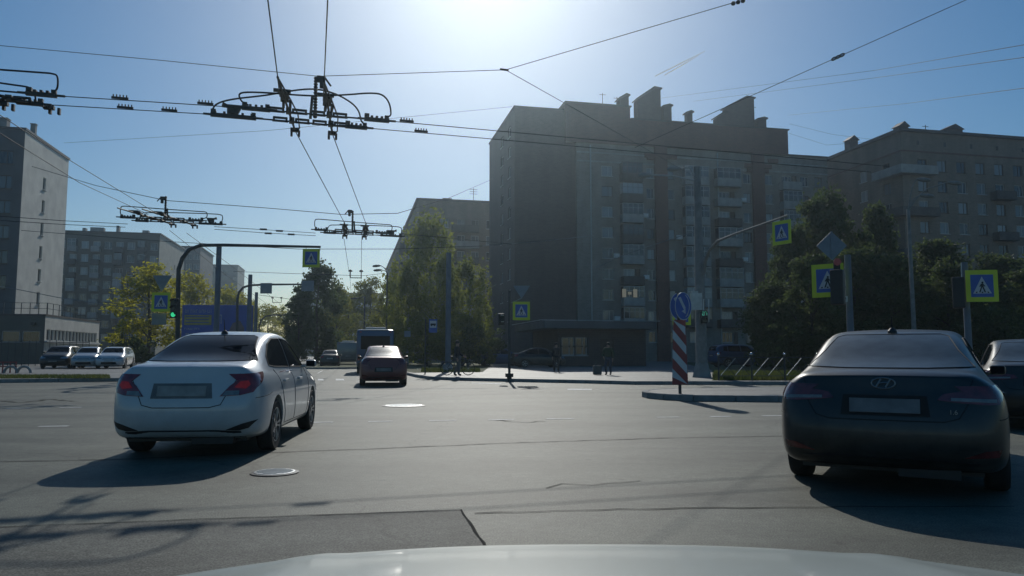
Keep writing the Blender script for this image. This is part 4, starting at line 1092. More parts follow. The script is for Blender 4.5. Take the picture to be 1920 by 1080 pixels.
def build_car(name, label, paint_, kw, loc, heading, group=None, style='a', detail=True):
    t = thing(name, label, kw.get('cat', 'car'), loc, -heading, group)
    me, bvh = car_body(kw); pr = Proj(bvh); k = kw['H']/1.47; W2 = kw['W']/2; wk = W2/.85; F = kw['L']/4.37; suv = kw.get('suv')
    body = link("body", me, M[paint_], t, smooth=True)
    ro, wb, rw = kw['ro'], kw['wb'], kw.get('rw', .31)
    def part(nm, mt, fn, parent=t, lab=None):
        b = MB(); fn(b); o = b.obj(nm, M[mt], parent, smooth=True)
        if lab: o['label'] = lab
        return o
    gl = kw.get('glass', 'car_glass')
    # glazing
    if suv: rp = [(-.50, 1.08), (.50, 1.08), (.47, 1.36), (-.47, 1.36)]
    else: rp = [(-.635, 1.10), (-.3, 1.09), (.3, 1.09), (.635, 1.10), (.53, 1.25), (.465, 1.392), (.40, 1.415), (-.40, 1.415), (-.465, 1.392), (-.53, 1.25)]
    rp = [(a*wk, z*k) for a, z in rp]
    rwd = part("rear_window", gl, lambda b: pr.patch(b, 'rear', rp, .004))
    part("window_seal", 'seam', lambda b: pr.line(b, 'rear', rp, .007, .002, closed=True), rwd)
    wp = [(a*wk, z*k) for a, z in [(-.60, 1.08), (.60, 1.08), (.50, 1.36), (.42, 1.395), (-.42, 1.395), (-.50, 1.36)]]
    part("windscreen", 'car_glass', lambda b: pr.patch(b, 'front', wp, .004))
    if suv: sides = [[(.55, 1.06), (.9, 1.03), (.9, 1.36), (.62, 1.34)], [(.96, 1.03), (1.95, 1.01), (1.95, 1.39), (.96, 1.375)], [(2.03, 1.01), (3.0, .99), (2.62, 1.36), (2.03, 1.39)]]
    else: sides = [[(.92, 1.035), (1.12, 1.015), (1.98, 1.0), (1.98, 1.385), (1.62, 1.375), (1.32, 1.30), (1.02, 1.14)], [(2.06, 1.0), (3.05, .985), (2.92, 1.08), (2.62, 1.30), (2.40, 1.37), (2.06, 1.388)]]
    for sd_, s in (('right', 1), ('left', -1)):
        for p in sides:
            pp = [(a*F, z*k) for a, z in p]
            w_ = part("side_window", 'car_glass', lambda b: pr.patch(b, sd_, pp, .004))
            if detail: part("window_seal", 'seam', lambda b: pr.line(b, sd_, pp, .009, .002, closed=True), w_)
    if detail:
        def seams(b):
            for sd_ in ('right', 'left'):
                pr.line(b, sd_, [(2.02*F, 1.0*k), (2.03*F, .6*k), (2.05*F, .30)], .005)
                pr.line(b, sd_, [(3.02*F, .97*k), (3.10*F, .7*k), (3.02*F, .36), (2.95*F, .29)], .005)
                pr.line(b, sd_, [(1.05*F, .98*k), (1.22*F, .72*k), (1.38*F, .45), (1.42*F, .30)], .005)
                pr.line(b, sd_, [(1.42*F, .29), (3.0*F, .285)], .005)
                pr.line(b, sd_, [(.12, .68*k), (.50, .70*k), (.62, .72*k)], .004)
        part("door_gap", 'seam', seams)
        bootl = kw.get('boot', [(-.60, 1.02), (-.585, .93), (-.47, .72), (-.42, .615), (-.30, .585), (.30, .585), (.42, .615), (.47, .72), (.585, .93), (.60, 1.02)])
        part("boot_gap", 'seam', lambda b: pr.line(b, 'rear', [(a*wk, z*k) for a, z in bootl], .005))
        for sd_, s in (('right', 1), ('left', -1)):
            for yy in (1.36, 2.34):
                p, n = pr.hit(sd_, yy*F, .83*k)
                def hd(b): b.box(p+n*.028, (.03, .19, .032)); b.box(p+n*.012+Vector((0, -.075, 0)), (.034, .03, .028)); b.box(p+n*.012+Vector((0, .075, 0)), (.034, .03, .028))
                b = MB(); hd(b); b.obj("door_handle", M[paint_], t, bevel=.006)
    for s in (1, -1):                      # mirrors
        sd_ = 'right' if s > 0 else 'left'
        p, n = pr.hit(sd_, 2.90*F, .985*k)
        b = MB(); b.box((s*.145, 0, .05), (.15, .09, .105)); b.box((s*.04, .0, .01), (.12, .05, .035))
        mo = b.obj("wing_mirror", M[paint_ if kw.get('mir', True) else 'black'], t, loc=p, bevel=.028, smooth=True)
        b = MB(); b.box((s*.145, -.047, .05), (.12, .006, .08)); b.obj("mirror_glass", M['car_glass'], mo)
    # lights, plates, trims
    for s in (1, -1):
        sd_ = 'right' if s > 0 else 'left'
        if style == 'a':
            rp_ = [(.405, .705), (.62, .715), (.735, .745), (.765, .80), (.765, .955), (.70, .945), (.60, .90), (.50, .82)]
            sp_ = [(.06, .77), (.16, .80), (.30, .87), (.47, .965), (.40, .965), (.22, .955), (.06, .95)]
        elif style == 'b':
            rp_ = [(.36, .835), (.50, .815), (.70, .80), (.765, .805), (.765, .955), (.68, .94), (.55, .915), (.40, .885)]
            sp_ = [(.06, .80), (.20, .83), (.42, .92), (.46, .955), (.30, .955), (.06, .95)]
        else:
            rp_ = [(.56, .78), (.76, .80), (.76, 1.0), (.66, 1.0), (.56, .92)]; sp_ = [(.06, .80), (.2, .82), (.34, .96), (.06, .98)]
        tl = kw.get('tail', 'tail')
        sg = (lambda q: q) if s > 0 else mir
        def tail(b):
            pr.patch(b, 'rear', [(a*wk, z*k) for a, z in sg(rp_)], .008, .04)
            pr.patch(b, sd_, [(a, z*k) for a, z in sp_], .0085, .04)
        to = part("tail_light", tl, tail)
        if style == 'a' and detail:
            lit_ = [(.545, .80), (.665, .785), (.705, .83), (.68, .875), (.60, .865)]
            part("brake_lamp", 'tail_lit', lambda b: pr.patch(b, 'rear', [(a*wk, z*k) for a, z in sg(lit_)], .0115, .04), to)
            clr = [(.425, .71), (.60, .72), (.60, .765), (.465, .765)]
            part("reverse_lamp", 'lens_clear', lambda b: pr.patch(b, 'rear', [(a*wk, z*k) for a, z in sg(clr)], .0115, .04), to)
        if style == 'b' and detail:
            clr = [(.45, .83), (.74, .818), (.74, .845), (.45, .855)]
            part("reverse_lamp", 'lens_clear', lambda b: pr.patch(b, 'rear', [(a*wk, z*k) for a, z in sg(clr)], .0115, .04), to)
        fog = [(.47, .335), (.60, .325), (.70, .35), (.785, .44), (.64, .40)] if style == 'a' else [(.52, .36), (.74, .37), (.76, .43), (.66, .42)]
        part("rear_reflector", 'black' if style == 'a' else 'tail_dark', lambda b: pr.patch(b, 'rear', [(a*wk, z) for a, z in sg(fog)], .006, .05))
        hl = [(.40, .66), (.60, .64), (.74, .66), (.74, .76), (.62, .78), (.44, .72)]
        part("headlight", 'headlamp', lambda b: (pr.patch(b, 'front', [(a*wk, z*k) for a, z in sg(hl)], .006, .05), pr.patch(b, sd_, [(3.98*F, .74*k), (4.14*F, .66*k), (4.16*F, .74*k), (3.9*F, .82*k)], .006, .05)))
    part("rear_valance", 'black', lambda b: pr.patch(b, 'rear', [(-.66*wk, .24), (.66*wk, .24), (.62*wk, .315), (.35*wk, .335), (-.35*wk, .335), (-.62*wk, .315)], .006, .06))
    part("grille", 'black', lambda b: (pr.patch(b, 'front', [(-.40, .60*k), (.40, .60*k), (.34, .70*k), (-.34, .70*k)], .006, .06), pr.patch(b, 'front', [(-.5, .30), (.5, .30), (.44, .46), (-.44, .46)], .006, .06)))
    pz = kw.get('pz', .755)*k
    part("plate_recess", 'seam' if paint_ != 'paint_white' else 'plate_dark', lambda b: pr.patch(b, 'rear', [(-.33, pz-.08), (.33, pz-.08), (.31, pz+.085), (-.31, pz+.085)], .004, .06))
    part("number_plate", kw.get('plate', 'plate'), lambda b: pr.patch(b, 'rear', [(-.26, pz-.056), (.26, pz-.056), (.26, pz+.056), (-.26, pz+.056)], .012, .1))
    part("number_plate", 'plate', lambda b: pr.patch(b, 'front', [(-.26, .48), (.26, .48), (.26, .58), (-.26, .58)], .012, .1))
    # underside, wheels
    b = MB(); b.box((0, kw['L']/2, .25), (1.3*wk, kw['L']-.5, .12)); b.box((.3, .35, .24), (.45, .45, .14)); b.obj("underbody", M['black'], t)
    for y in (ro, ro+wb):
        for s in (1, -1): wheel(t, s*(W2-.105), y, rw, s)
    if detail:
        p, n = pr.hit('top', 0, 1.55*F)
        b = MB(); b.lathe([(.045, 0), (.042, .02), (.022, .045), (.012, .05)], 14, 'Z', p+Vector((0, 0, -.004))); b.tube([p+Vector((0, 0, .04)), p+Vector((0, -.05 if style == 'a' else -.02, .19 if style == 'a' else .16))], [.008, .004], 6)
        b.obj("roof_antenna", M['black'], t)
    return t, pr
sol_a = dict(hi=True, L=4.37, W=1.70, H=1.47, wb=2.57, ro=.92, tail='tail', pz=.765)
sol_b = dict(hi=True, L=4.40, W=1.80, H=1.42, wb=2.60, ro=.93, glass='car_glass_dusty', tail='tail_dark', plate='plate_dark', pz=.78, boot=[(-.60, 1.0), (-.575, .93), (-.56, .80), (-.50, .69), (-.40, .66), (.40, .66), (.50, .69), (.56, .80), (.575, .93), (.60, 1.0)])
def place_rear(kw, axle_pt, heading):
    """ground point below the middle of the rear bumper, from the middle of the rear axle"""
    f = Vector((math.sin(heading), math.cos(heading), 0)); return axle_pt-f*kw['ro']
hw = R(-5.5)
rr = G(512, 843); rr.z = 0
ax = rr+Vector((-math.cos(hw), math.sin(hw), 0))*0.80
build_car("sedan", "white sedan with red tail lamps, seen from behind in the left lane", 'paint_white', sol_a, place_rear(sol_a, ax, hw), hw)
hb = R(30)
rb = Vector((3.07, 6.22, 0))
tb_, prb = build_car("sedan", "black dusty sedan with an oval badge on its boot, nearest on the right", 'paint_black', sol_b, rb, hb, style='b')
def badge():
    b = MB()
    p, n = prb.hit('rear', 0, .935); n = Vector((0, -1, .12)).normalized()
    ux = Vector((1, 0, 0)); uz = ux.cross(n)*-1
    if uz.z < 0: uz = -uz
    c = p+n*.012; q = 28
    b.tube([c+ux*.088*math.cos(2*math.pi*i/q)+uz*.044*math.sin(2*math.pi*i/q) for i in range(q+1)], .0065, 6)
    for x in (-.036, .036): b.tube([c+ux*(x-.020)-uz*.034, c+ux*(x+.020)+uz*.034], .008, 6)
    b.tube([c-ux*.045-uz*.004, c+ux*.0+uz*.004, c+ux*.045+uz*.004], .007, 6)
    b.obj("badge", M['badge_metal'], tb_)
    cu = bpy.data.curves.new("engine_mark", 'FONT'); cu.body = "1.6"; cu.size = .05; cu.extrude = .003
    o = bpy.data.objects.new("engine_mark", cu); C.objects.link(o)
    dg = bpy.context.evaluated_depsgraph_get(); me = bpy.data.meshes.new_from_object(o.evaluated_get(dg)); bpy.data.objects.remove(o)
    p, n = prb.hit('rear', .50, .70)
    mo = link("engine_mark", me, M['badge_metal'], tb_, loc=p+Vector((-.04, -.012, 0))); mo.rotation_euler = (R(90), 0, 0)
badge()
sol_c = dict(sol_b); sol_c.update(pz=.80)
build_car("sedan", "black sedan cut off by the right edge, beyond the nearest black one", 'paint_black', sol_c, Vector((8.0, 11.2, 0)), R(30), style='b')
sol_m = dict(sol_a); sol_m.update(L=4.45, W=1.74, tail='tail_dark', glass='car_glass_dusty', plate='plate_dark', pz=.60)
cm = G(721, 723)
build_car("sedan", "dark maroon sedan ahead in the middle of the crossing, seen straight from behind", 'paint_maroon', sol_m, Vector((cm.x+.1, cm.y-0.8, 0)), R(-10.5), style='c')
suv_k = dict(L=4.5, W=1.84, H=1.58, wb=2.65, ro=.9, rw=.35, suv=True, cat='car')
GP = "cars parked in front of the annexe"
def parked(px, py, paint_, kw, head, label, group=GP, z=.15):
    q = P(px, 690, 51); c = Vector((q.x, 51, z)); f = Vector((math.sin(head), math.cos(head), 0))
    return build_car("parked_car", label, paint_, kw, c-f*kw['L'], head, group, 'c', False)
small_k = dict(L=4.1, W=1.70, H=1.50, wb=2.5, ro=.8, cat='car')
parked(98, 701.0, 'paint_black', suv_k, R(163), "black parked SUV, leftmost of the three parked cars")
parked(155, 700.5, 'paint_silver', small_k, R(163), "grey silver parked car between the black and the white one")
parked(203, 699.5, 'paint_white', dict(suv_k, H=1.5), R(163), "white parked car nearest the white sedan, rightmost of the three parked")
# traffic further up the street
def bus(name, label, cat, px, py, head, W, H, L, pm, box_only=False):
    c = G(px, py); t = thing(name, label, cat, (c.x, c.y, 0), -head)
    b = MB(); b.box((0, L/2, .38+(H-.38)/2), (W, L, H-.38)); b.obj("body", M[pm], t, bevel=.14 if not box_only else .05, smooth=True)
    b = MB(); b.box((0, 1.1, H+.06), (W*.55, 1.2, .16)); b.box((0, .03, H-.04), (W*.7, .12, .07)); b.obj("roof_hatch", M['steel'], t, bevel=.03)
    if not box_only:
        b = MB(); b.box((0, -.012, H*.70), (W*.78, .03, H*.30)); b.obj("rear_window", M['car_glass'], t)
    for s in (1, -1):
        b = MB()
        if not box_only:
            for k in range(4): b.box((s*(W/2+.006), .9+k*(L-1.4)/4+.4, H*.68), (.02, (L-1.4)/4-.12, H*.28))
            b.obj("side_window", M['car_glass'], t)
        b = MB(); b.box((s*W*.44, -.012, .95), (.14, .03, .34)); b.obj("tail_light", M['tail'], t)
        b = MB(); b.box((s*W*.40, -.010, H-.16), (.10, .03, .08)); b.obj("marker_lamp", M['lamp_red'], t)
        for y in (1.3, L-1.4): wheel(t, s*(W/2-.12), y, .40, s)
    b = MB(); b.box((0, -.05, .52), (W*.94, .12, .26)); b.obj("bumper", M['black'], t, bevel=.03)
    b = MB(); b.box((0, -.02, .95), (.52, .03, .12)); b.obj("number_plate", M['plate'], t)
bus("minibus", "blue minibus ahead, half hidden by the maroon sedan", "minibus", 703, 701, R(-11), 2.15, 2.6, 6.5, 'paint_bluebus')
bus("box_van", "pale grey box van far up the street left of the minibus", "van", 652, 686, R(-12), 2.1, 2.3, 5.5, 'paint_grey', True)
build_car("car", "dark car far up the street left of the grey van", 'paint_black', small_k, G(618, 689), R(-12), None, 'c', False)
build_car("parked_car", "dark parked car in the shade left of the pavilion", 'paint_black', small_k, P(985, 690, 57)*Vector((1, 1, 0)) if False else Vector((P(960, 690, 57).x, 57, .13)), R(77), "cars parked in the shade of the brick block", 'c', False)
build_car("parked_car", "blue grey parked car behind the big concrete pole", 'paint_bluebus', dict(suv_k, H=1.75), Vector((P(1335, 690, 58).x, 58, .13)), R(77), "cars parked in the shade of the brick block", 'c', False)
build_car("parked_car", "dark blue parked car in the shade between the birches and the brown wing", 'paint_bluebus', small_k, Vector((P(893, 690, 63).x, 63, .13)), R(77), "cars parked in the shade of the brick block", 'c', False)

# the camera's own car: only its white bonnet shows
def own_car():
    t = thing("car", "white bonnet of the car the photo is taken from, along the bottom edge", "car", (0.17, 0.55, -0.02))
    nx, ny = 40, 26; vs = []
    for j in range(ny+1):
        for i in range(nx+1):
            u = -1+2*i/nx; v = j/ny
            if v < .72: y = 0.02+0.93*(v/.72); zc = .905-.085*(y/.95)**1.7
            else: q = (v-.72)/.28; y = .95+.17*math.sin(q*math.pi/2)-0.02*q; zc = .82-.085*1.0*(1-math.cos(q*math.pi/2))*1.0-.42*max(0, q-.35)**1.5
            y -= .20*abs(u)**2.8*(0.25+.75*v)
            z = zc-.036*abs(u)**2.2-.22*max(0, abs(u)-.94)**1.0
            ridge = .010*math.exp(-((abs(u)-.62)/.05)**2)*(1-v*.6)
            vs.append((u*.90, y, z+ridge))
    b = MB(); b.add(vs, [(j*(nx+1)+i, j*(nx+1)+i+1, (j+1)*(nx+1)+i+1, (j+1)*(nx+1)+i) for j in range(ny) for i in range(nx)])
    me_o = b.obj("bonnet", M['paint_bonnet'], t, smooth=True)
    b = MB(); b.box((0, .45, .42), (1.55, 1.0, .40)); b.obj("front_body", M['paint_bonnet'], t, bevel=.08)
    for s in (1, -1): wheel(t, s*.76, .30, .31, s)
own_car()

# ------------------------------------------------------------------ signs, lights and poles
def sign_local(rz): return rz
def ring_pts(r, n=24, sx=1.0, sz=1.0): return [(r*sx*math.cos(2*math.pi*i/n), r*sz*math.sin(2*math.pi*i/n)) for i in range(n)]
def fr(y0=0):                      # sign face frame: a right, b up, h towards the viewer (-y)
    return lambda a, b_, h: (a, -h+y0, b_)
def crossing_sign(loc, rz, label, size=.76, group="pedestrian crossing signs"):
    t = thing("crossing_sign", label, "road sign", loc, rz, group); k = size/.76; f = fr()
    def q(nm, polys, h0, h1, m):
        b = MB()
        for p in polys: b.prism([(a*k, c*k) for a, c in p], h0, h1, f)
        return b.obj(nm, M[m], t)
    q("plate", [[(-.38, -.41), (.38, -.41), (.38, .41), (-.38, .41)]], 0, .012, 'sign_yellow')
    q("blue_panel", [[(-.27, -.29), (.27, -.29), (.27, .29), (-.27, .29)]], .0123, .015, 'sign_blue')
    q("white_triangle", [[(-.22, -.20), (.22, -.20), (0, .24)]], .0153, .018, 'sign_white')
    fig = [[(.01+a, .085+c) for a, c in ring_pts(.026, 12)],
           [(-.03, .055), (.03, .06), (.035, -.03), (-.03, -.03)],
           [(-.03, .05), (-.07, -.02), (-.05, -.03), (-.02, .01)], [(.03, .05), (.075, -.01), (.06, -.025), (.025, .015)],
           [(-.03, -.03), (.0, -.03), (-.045, -.17), (-.08, -.17)], [(.0, -.03), (.035, -.03), (.085, -.17), (.05, -.17)],
           [(-.165, -.185), (-.125, -.185), (-.115, -.15), (-.145, -.15)], [(.125, -.185), (.165, -.185), (.145, -.15), (.115, -.15)], [(-.02, -.185), (.02, -.185), (.018, -.15), (-.018, -.15)]]
    q("walking_figure", fig, .0183, .021, 'sign_black')
    b = MB(); b.box((0, .03, .2*k), (.5*k, .04, .04)); b.box((0, .03, -.2*k), (.5*k, .04, .04)); b.obj("bracket", M['steel'], t)
    return t
def pole(name, label, pts, r, m, cat="pole", group=None, base=None, extra=None):
    p0 = Vector(pts[0]); t = thing(name, label, cat, p0, 0, group)
    b = MB(); b.tube([Vector(p)-p0 for p in pts], r, 12); b.obj("post", M[m], t, smooth=True)
    if base: 
        b = MB(); b.lathe([(base*1.25, 0), (base*1.2, .25), (base, .42)], 14); b.obj("base", M['concrete'], t)
    return t
def up(px, ytop, Y, z0=0.13, pbase=None):
    top = P(px, ytop, Y); return [Vector((top.x, Y, z0)), Vector((top.x, Y, top.z))]
def traffic_light(loc, rz, label, n=3, lit=None, litm='lamp_green', k=1.0):
    t = thing("traffic_light", label, "traffic light", loc, rz)
    b = MB(); b.box((0, .09, n*.14*k), (.30*k, .2*k, n*.28*k)); b.obj("housing", M['black'], t, bevel=.03)
    for i in range(n):
        z = (n*.28-.14-.28*i)*k
        b = MB(); b.lathe([(.095*k, -.035), (.095*k, -.012)], 18, 'Y', (0, 0, z)); b.obj("lamp", M[litm if i == lit else 'lens_off'], t)
        b = MB(); nseg = 12; pts = []
        for q in range(nseg+1):
            a = math.pi*q/nseg; pts.append((math.cos(a)*.115*k, math.sin(a)*.115*k))
        vs = [(a, -.015, z+c) for a, c in pts]+[(a, -.17*k, z+c*1.0-.0) for a, c in pts]+[(a*.93, -.015, z+c*.93) for a, c in pts]+[(a*.93, -.17*k, z+c*.93) for a, c in pts]
        m_ = nseg+1; fs = []
        for q in range(nseg):
            fs += [(q, q+1, m_+q+1, m_+q), (2*m_+q+1, 2*m_+q, 3*m_+q, 3*m_+q+1), (m_+q, m_+q+1, 3*m_+q+1, 3*m_+q)]
        b.add(vs, fs); b.obj("visor", M['black'], t)
    return t
# left gantry arm with light and signs
Yg = 32
g0 = Vector((P(333, 690, Yg).x, Yg, .15))
pole("gantry_pole", "dark curved gantry arm over the left lanes carrying a crossing sign", [g0]+[P(a, c, Yg) for a, c in ((334, 540), (335, 505), (342, 484), (355, 468), (375, 460), (420, 459.5), (601, 463))], [.10, .095, .09, .085, .08, .075, .07, .05], 'steel_dark', "gantry", base=.2)
crossing_sign(P(583.5, 484, Yg-.1), R(0), "yellow bordered crossing sign hung from the left gantry arm", .74)
crossing_sign(P(302, 566.5, Yg-.25), R(6), "yellow bordered crossing sign beside the green traffic light", .76)
for x in (574, 600):
    b = MB(); a = P(x, 462, Yg); c_ = P(x, 470, Yg-.08); b.tube([a, c_], .012, 5)
    tag(b.obj("sign_hanger", M['steel_dark']), "short rod from the gantry arm to the %s corner of its crossing sign" % ("left" if x < 590 else "right"), "rod")
b = MB(); b.prism([(-.42, .36), (.42, .36), (0, -.36)], 0, .012, fr()); 
ys = b.obj("yield_sign", M['sign_back'], loc=P(304, 532, Yg+.1)); tag(ys, "grey back of a triangular sign above the crossing sign left of the green light", "road sign")
b = MB(); b.box((0, 0, 0), (.62, .02, .5)); ys = b.obj("sign_board", M['sign_back'], loc=P(298, 598, Yg+.2)); tag(ys, "grey sign board below the crossing sign left of the green light", "road sign")
lp = P(325, 590, Yg-.3)
traffic_light(Vector((lp.x, lp.y, lp.z-.14)), R(0), "traffic light showing green on the left gantry pole", 3, 2, 'lamp_green')
# second gantry with grey sign backs
Y2 = 58
pole("gantry_pole", "thin far gantry arm with two grey sign backs", [Vector((P(444, 690, Y2).x, Y2, .15))]+[P(a, c, Y2) for a, c in ((445, 560), (448, 548), (456, 539), (468, 535), (500, 533.5), (580, 533))], [.11, .10, .09, .09, .08, .08, .06], 'steel_dark', "gantry")
for px, lab, w_ in ((499, "grey back of a square sign on the far gantry, left one", .9), (577, "grey back of a sign on the far gantry, in front of the dark tree", .95)):
    b = MB(); b.box((0, 0, 0), (w_, .03, .82)); b.box((0, -.03, .2), (w_*.9, .03, .05)); b.box((0, -.03, -.2), (w_*.9, .03, .05))
    tag(b.obj("sign_board", M['sign_back'], loc=P(px, 540.5 if px < 550 else 536, Y2-.12)), lab, "road sign")
Y3 = 100
pole("gantry_pole", "farthest thin gantry arm above the yellow green tree", [Vector((P(486, 690, Y3).x, Y3, .15))]+[P(a, c, Y3) for a, c in ((486, 612), (490, 600), (498, 593), (512, 590.5), (552, 591))], [.12, .11, .11, .1, .1, .08], 'steel_dark', "gantry")
GPL = "trolleybus wire poles"
pole("wire_pole", "blue grey wire pole standing behind the white sedan's roof antenna", up(411, 459, 41, .15), [.16, .14], 'pole_blue', group=GPL, base=.22)
pole("wire_pole", "blue grey wire pole at the right edge of the billboard", up(469.5, 515, 60, .15), [.21, .16], 'pole_blue', group=GPL)
pole("wire_pole", "short far wire pole just right of the billboard", up(481, 548, 76, .15), [.2, .16], 'pole_blue', group=GPL)
pole("wire_pole", "blue grey wire pole in front of the birches", up(841.5, 474, 44), [.17, .145], 'pole_blue', group=GPL, base=.25)
def lamp_head(loc, d, name="lamp_head", L=.75):
    b = MB(); d = Vector(d).normalized()
    b.tube([Vector((0, 0, 0)), d*.15, d*.45, d*L, d*(L+.06)], [.05, .10, .13, .09, .03], 10); return b
def street_lamp(label, px, ytop, Y, heads, r=(.11, .07), m='pole_conc', z0=.13):
    top = P(px, ytop, Y); base = Vector((top.x, Y, z0)); t = thing("street_lamp", label, "street lamp", base, 0)
    b = MB(); b.tube([(0, 0, 0), (0, 0, top.z-z0)], list(r), 12); b.obj("post", M[m], t, smooth=True)
    for hx, hy in heads:
        h = P(hx, hy, Y); e = h-base; tp = Vector((0, 0, top.z-z0))
        sgn = 1 if e.x > 0 else -1
        mid = Vector((e.x*.45, 0, tp.z+(e.z-tp.z)*.75))
        b = MB(); b.tube([tp-Z*.1, tp+(mid-tp)*.4+Z*.08, mid, e-X*sgn*.1], [.045, .04, .035, .03], 8); ao = b.obj("arm", M[m], t, smooth=True)
        b = lamp_head(e, (sgn, 0, -.08)); lo = b.obj("lamp_head", M['steel_dark' if m == 'steel_dark' else 'pole_conc'], t, smooth=True, loc=e-X*sgn*.1)
    return t
street_lamp("street lamp with two pale heads rising above the right hand trees", 1703, 392, 42, [(1722, 336), (1780, 342), (1728, 366)], (.13, .09))
street_lamp("street lamp with two dark heads against the sky beside the long slab", 726, 512, 72, [(714, 506), (712, 498)], (.10, .07), 'steel_dark')
street_lamp("slim street lamp behind the minibus", 684, 556, 92, [(668, 559)], (.11, .08), 'steel_dark')
# big concrete pole on the right corner
YB = 33.2
bp0 = Vector((P(1316, 690, YB).x, YB, .13))
bt = thing("wire_pole", "thick concrete wire pole with a flared base, right of the striped post", "pole", bp0, 0, GPL)
b = MB(); hp = P(1314, 318, YB).z; b.tube([(0, 0, 0), (-.02, 0, hp)], [.26, .15], 14); b.obj("post", M['pole_conc'], bt, smooth=True)
b = MB(); b.lathe([(.42, 0), (.40, .12), (.28, .62), (.24, .70)], 6); b.obj("base", M['concrete'], bt)
for hx, hy, mid in ((1222, 328, (1262, 330)), (1276, 316, (1292, 312))):
    e = P(hx, hy, YB)-bp0; m_ = P(*mid, YB)-bp0
    b = MB(); b.tube([(-.02, 0, P(1314, 345, YB).z), m_, e], [.05, .04, .035], 8); b.obj("lamp_arm", M['steel'], bt, smooth=True)
    b = lamp_head(e, (-1, 0, -.05), L=.55); b.obj("lamp_head", M['concrete'], bt, smooth=True, loc=e)
b = MB(); b.box((-.28, -.12, P(1301, 555, YB).z-.13), (.26, .2, .42)); b.box((-.24, -.2, P(1301, 566, YB).z-.13), (.5, .16, .75)); b.obj("control_box", M['steel'], bt)
YA2 = 25.5
arm = [P(1319, 512, YB-.2), P(1322, 490, YB-.4), P(1330, 469, YB-.9), P(1346, 452, YB-1.8), P(1380, 438, YB-3.4), P(1477, 404, YA2)]
at = thing("signal_gantry", "pale gantry arm reaching out from the concrete pole towards the crossing", "gantry", arm[0])
b = MB(); b.tube([p-arm[0] for p in arm], [.10, .09, .075, .06, .045, .035], 10); b.obj("arm_tube", M['pole_conc'], at, smooth=True)
crossing_sign(P(1466, 436, YA2-.1), R(-58), "yellow bordered crossing sign hung from the pale arm in front of the trees", .76)
crossing_sign(P(1278, 591, 30.2), R(0), "crossing sign mostly hidden behind the striped post", .74)
cs = P(1279, 591, 30.3); pole("sign_post", "thin post of the crossing sign behind the striped post", [Vector((cs.x, 30.36, .13)), Vector((cs.x, 30.36, cs.z+.4))], .035, 'steel', "post")
t = traffic_light(P(1321, 606, YB-.6), R(0), "dark traffic light with a green countdown on the concrete pole", 2, None)
b = MB()
def seg7(b, ch, ox, oz, w_=.075, h_=.15):
    on = {'0': 'abcdef', '7': 'abc', '1': 'bc'}[ch]; tk = .016
    S7 = dict(a=((0, h_/2), (w_, tk)), g=((0, 0), (w_, tk)), d=((0, -h_/2), (w_, tk)), b=((w_/2, h_/4), (tk, h_/2)), c=((w_/2, -h_/4), (tk, h_/2)), f=((-w_/2, h_/4), (tk, h_/2)), e=((-w_/2, -h_/4), (tk, h_/2)))
    for c_ in on:
        (x, z), (a, d_) = S7[c_]; b.box((ox+x, -.05, oz+z), (a, .012, d_))
seg7(b, '0', -.06, .42); seg7(b, '7', .06, .42); b.obj("countdown", M['digit'], t)
b = MB(); q0 = P(1319, 600, YB-.5); 
b.tube([P(1319, 590, YB-.5), P(1319, 561, YB-.5), P(1329, 561, YB-.5), P(1329, 604, YB-.5)], .018, 6); tag(b.obj("signal_bracket", M['white']), "pale square tube bracket around the countdown light", "bracket")
# keep right post on the island
kp = G(1276, 738.5, .15)
t = thing("guide_post", "red and white striped guide post on the traffic island under the blue arrow sign", "bollard", kp, R(4))
zk = lambda py: P(1276, py, kp.y).z-.15
b = MB(); b.tube([(0, .04, 0), (0, .04, zk(548))], .04, 10); b.obj("post", M['steel_dark'], t)
w0, w1, z0_, z1_ = .215, .165, zk(721), zk(600)
outl = [(-w0, z0_), (w0*.92, z0_), (w1, z1_), (-w1*.92, z1_)]
b = MB(); b.prism(outl, 0, .02, fr()); bo = b.obj("striped_board", M['sign_red'], t)
b = MB()
hh = z1_-z0_
for k_ in range(4):
    za = z0_+hh*(-.02+.30*k_); 
    def wx(z): return w0+(w1-w0)*max(0, min(1, (z-z0_)/hh))
    pl = [(-wx(za+.42*hh*.42), za+hh*.27), (-wx(za), za+hh*.12 if False else za+hh*.135), (wx(za)*.9, za-hh*.12), (wx(za)*.9, za+hh*.015)]
    pl = [(a, max(z0_+.002, min(z1_-.002, c_))) for a, c_ in pl]
    b.prism(pl, .0203, .023, fr())
b.obj("white_stripe", M['sign_white'], bo)
for rz_, px, nm, a_, sx_ in ((R(18), 1281, "blue keep right sign with a white arrow, front one above the striped post", -52, .66), (R(-30), 1274.5, "second blue round sign back to back with the arrow sign", None, .72)):
    c_ = P(px, 574, kp.y-.07 if a_ else kp.y+.02)
    st = thing("keep_right_sign", nm, "road sign", c_, rz_, "blue round signs on the traffic island")
    b = MB(); b.prism(ring_pts(.365, 32, sx_), 0, .012, fr()); b.obj("rim", M['sign_white'], st)
    b = MB(); b.prism(ring_pts(.345, 32, sx_), .0123, .015, fr()); b.obj("blue_disc", M['sign_blue'], st)
    b = MB(); dvec = Vector((math.cos(R(-52))*sx_, math.sin(R(-52)), 0)).normalized(); nv = Vector((-dvec.y, dvec.x, 0))
    def pp(u_, v_): q_ = dvec*u_+nv*v_; return (q_.x, q_.y)
    b.prism([pp(-.25, -.036), pp(.09, -.036), pp(.09, -.11), pp(.28, 0), pp(.09, .11), pp(.09, .036), pp(-.25, .036)], .0153, .018, fr()); b.obj("arrow", M['sign_white'], st)
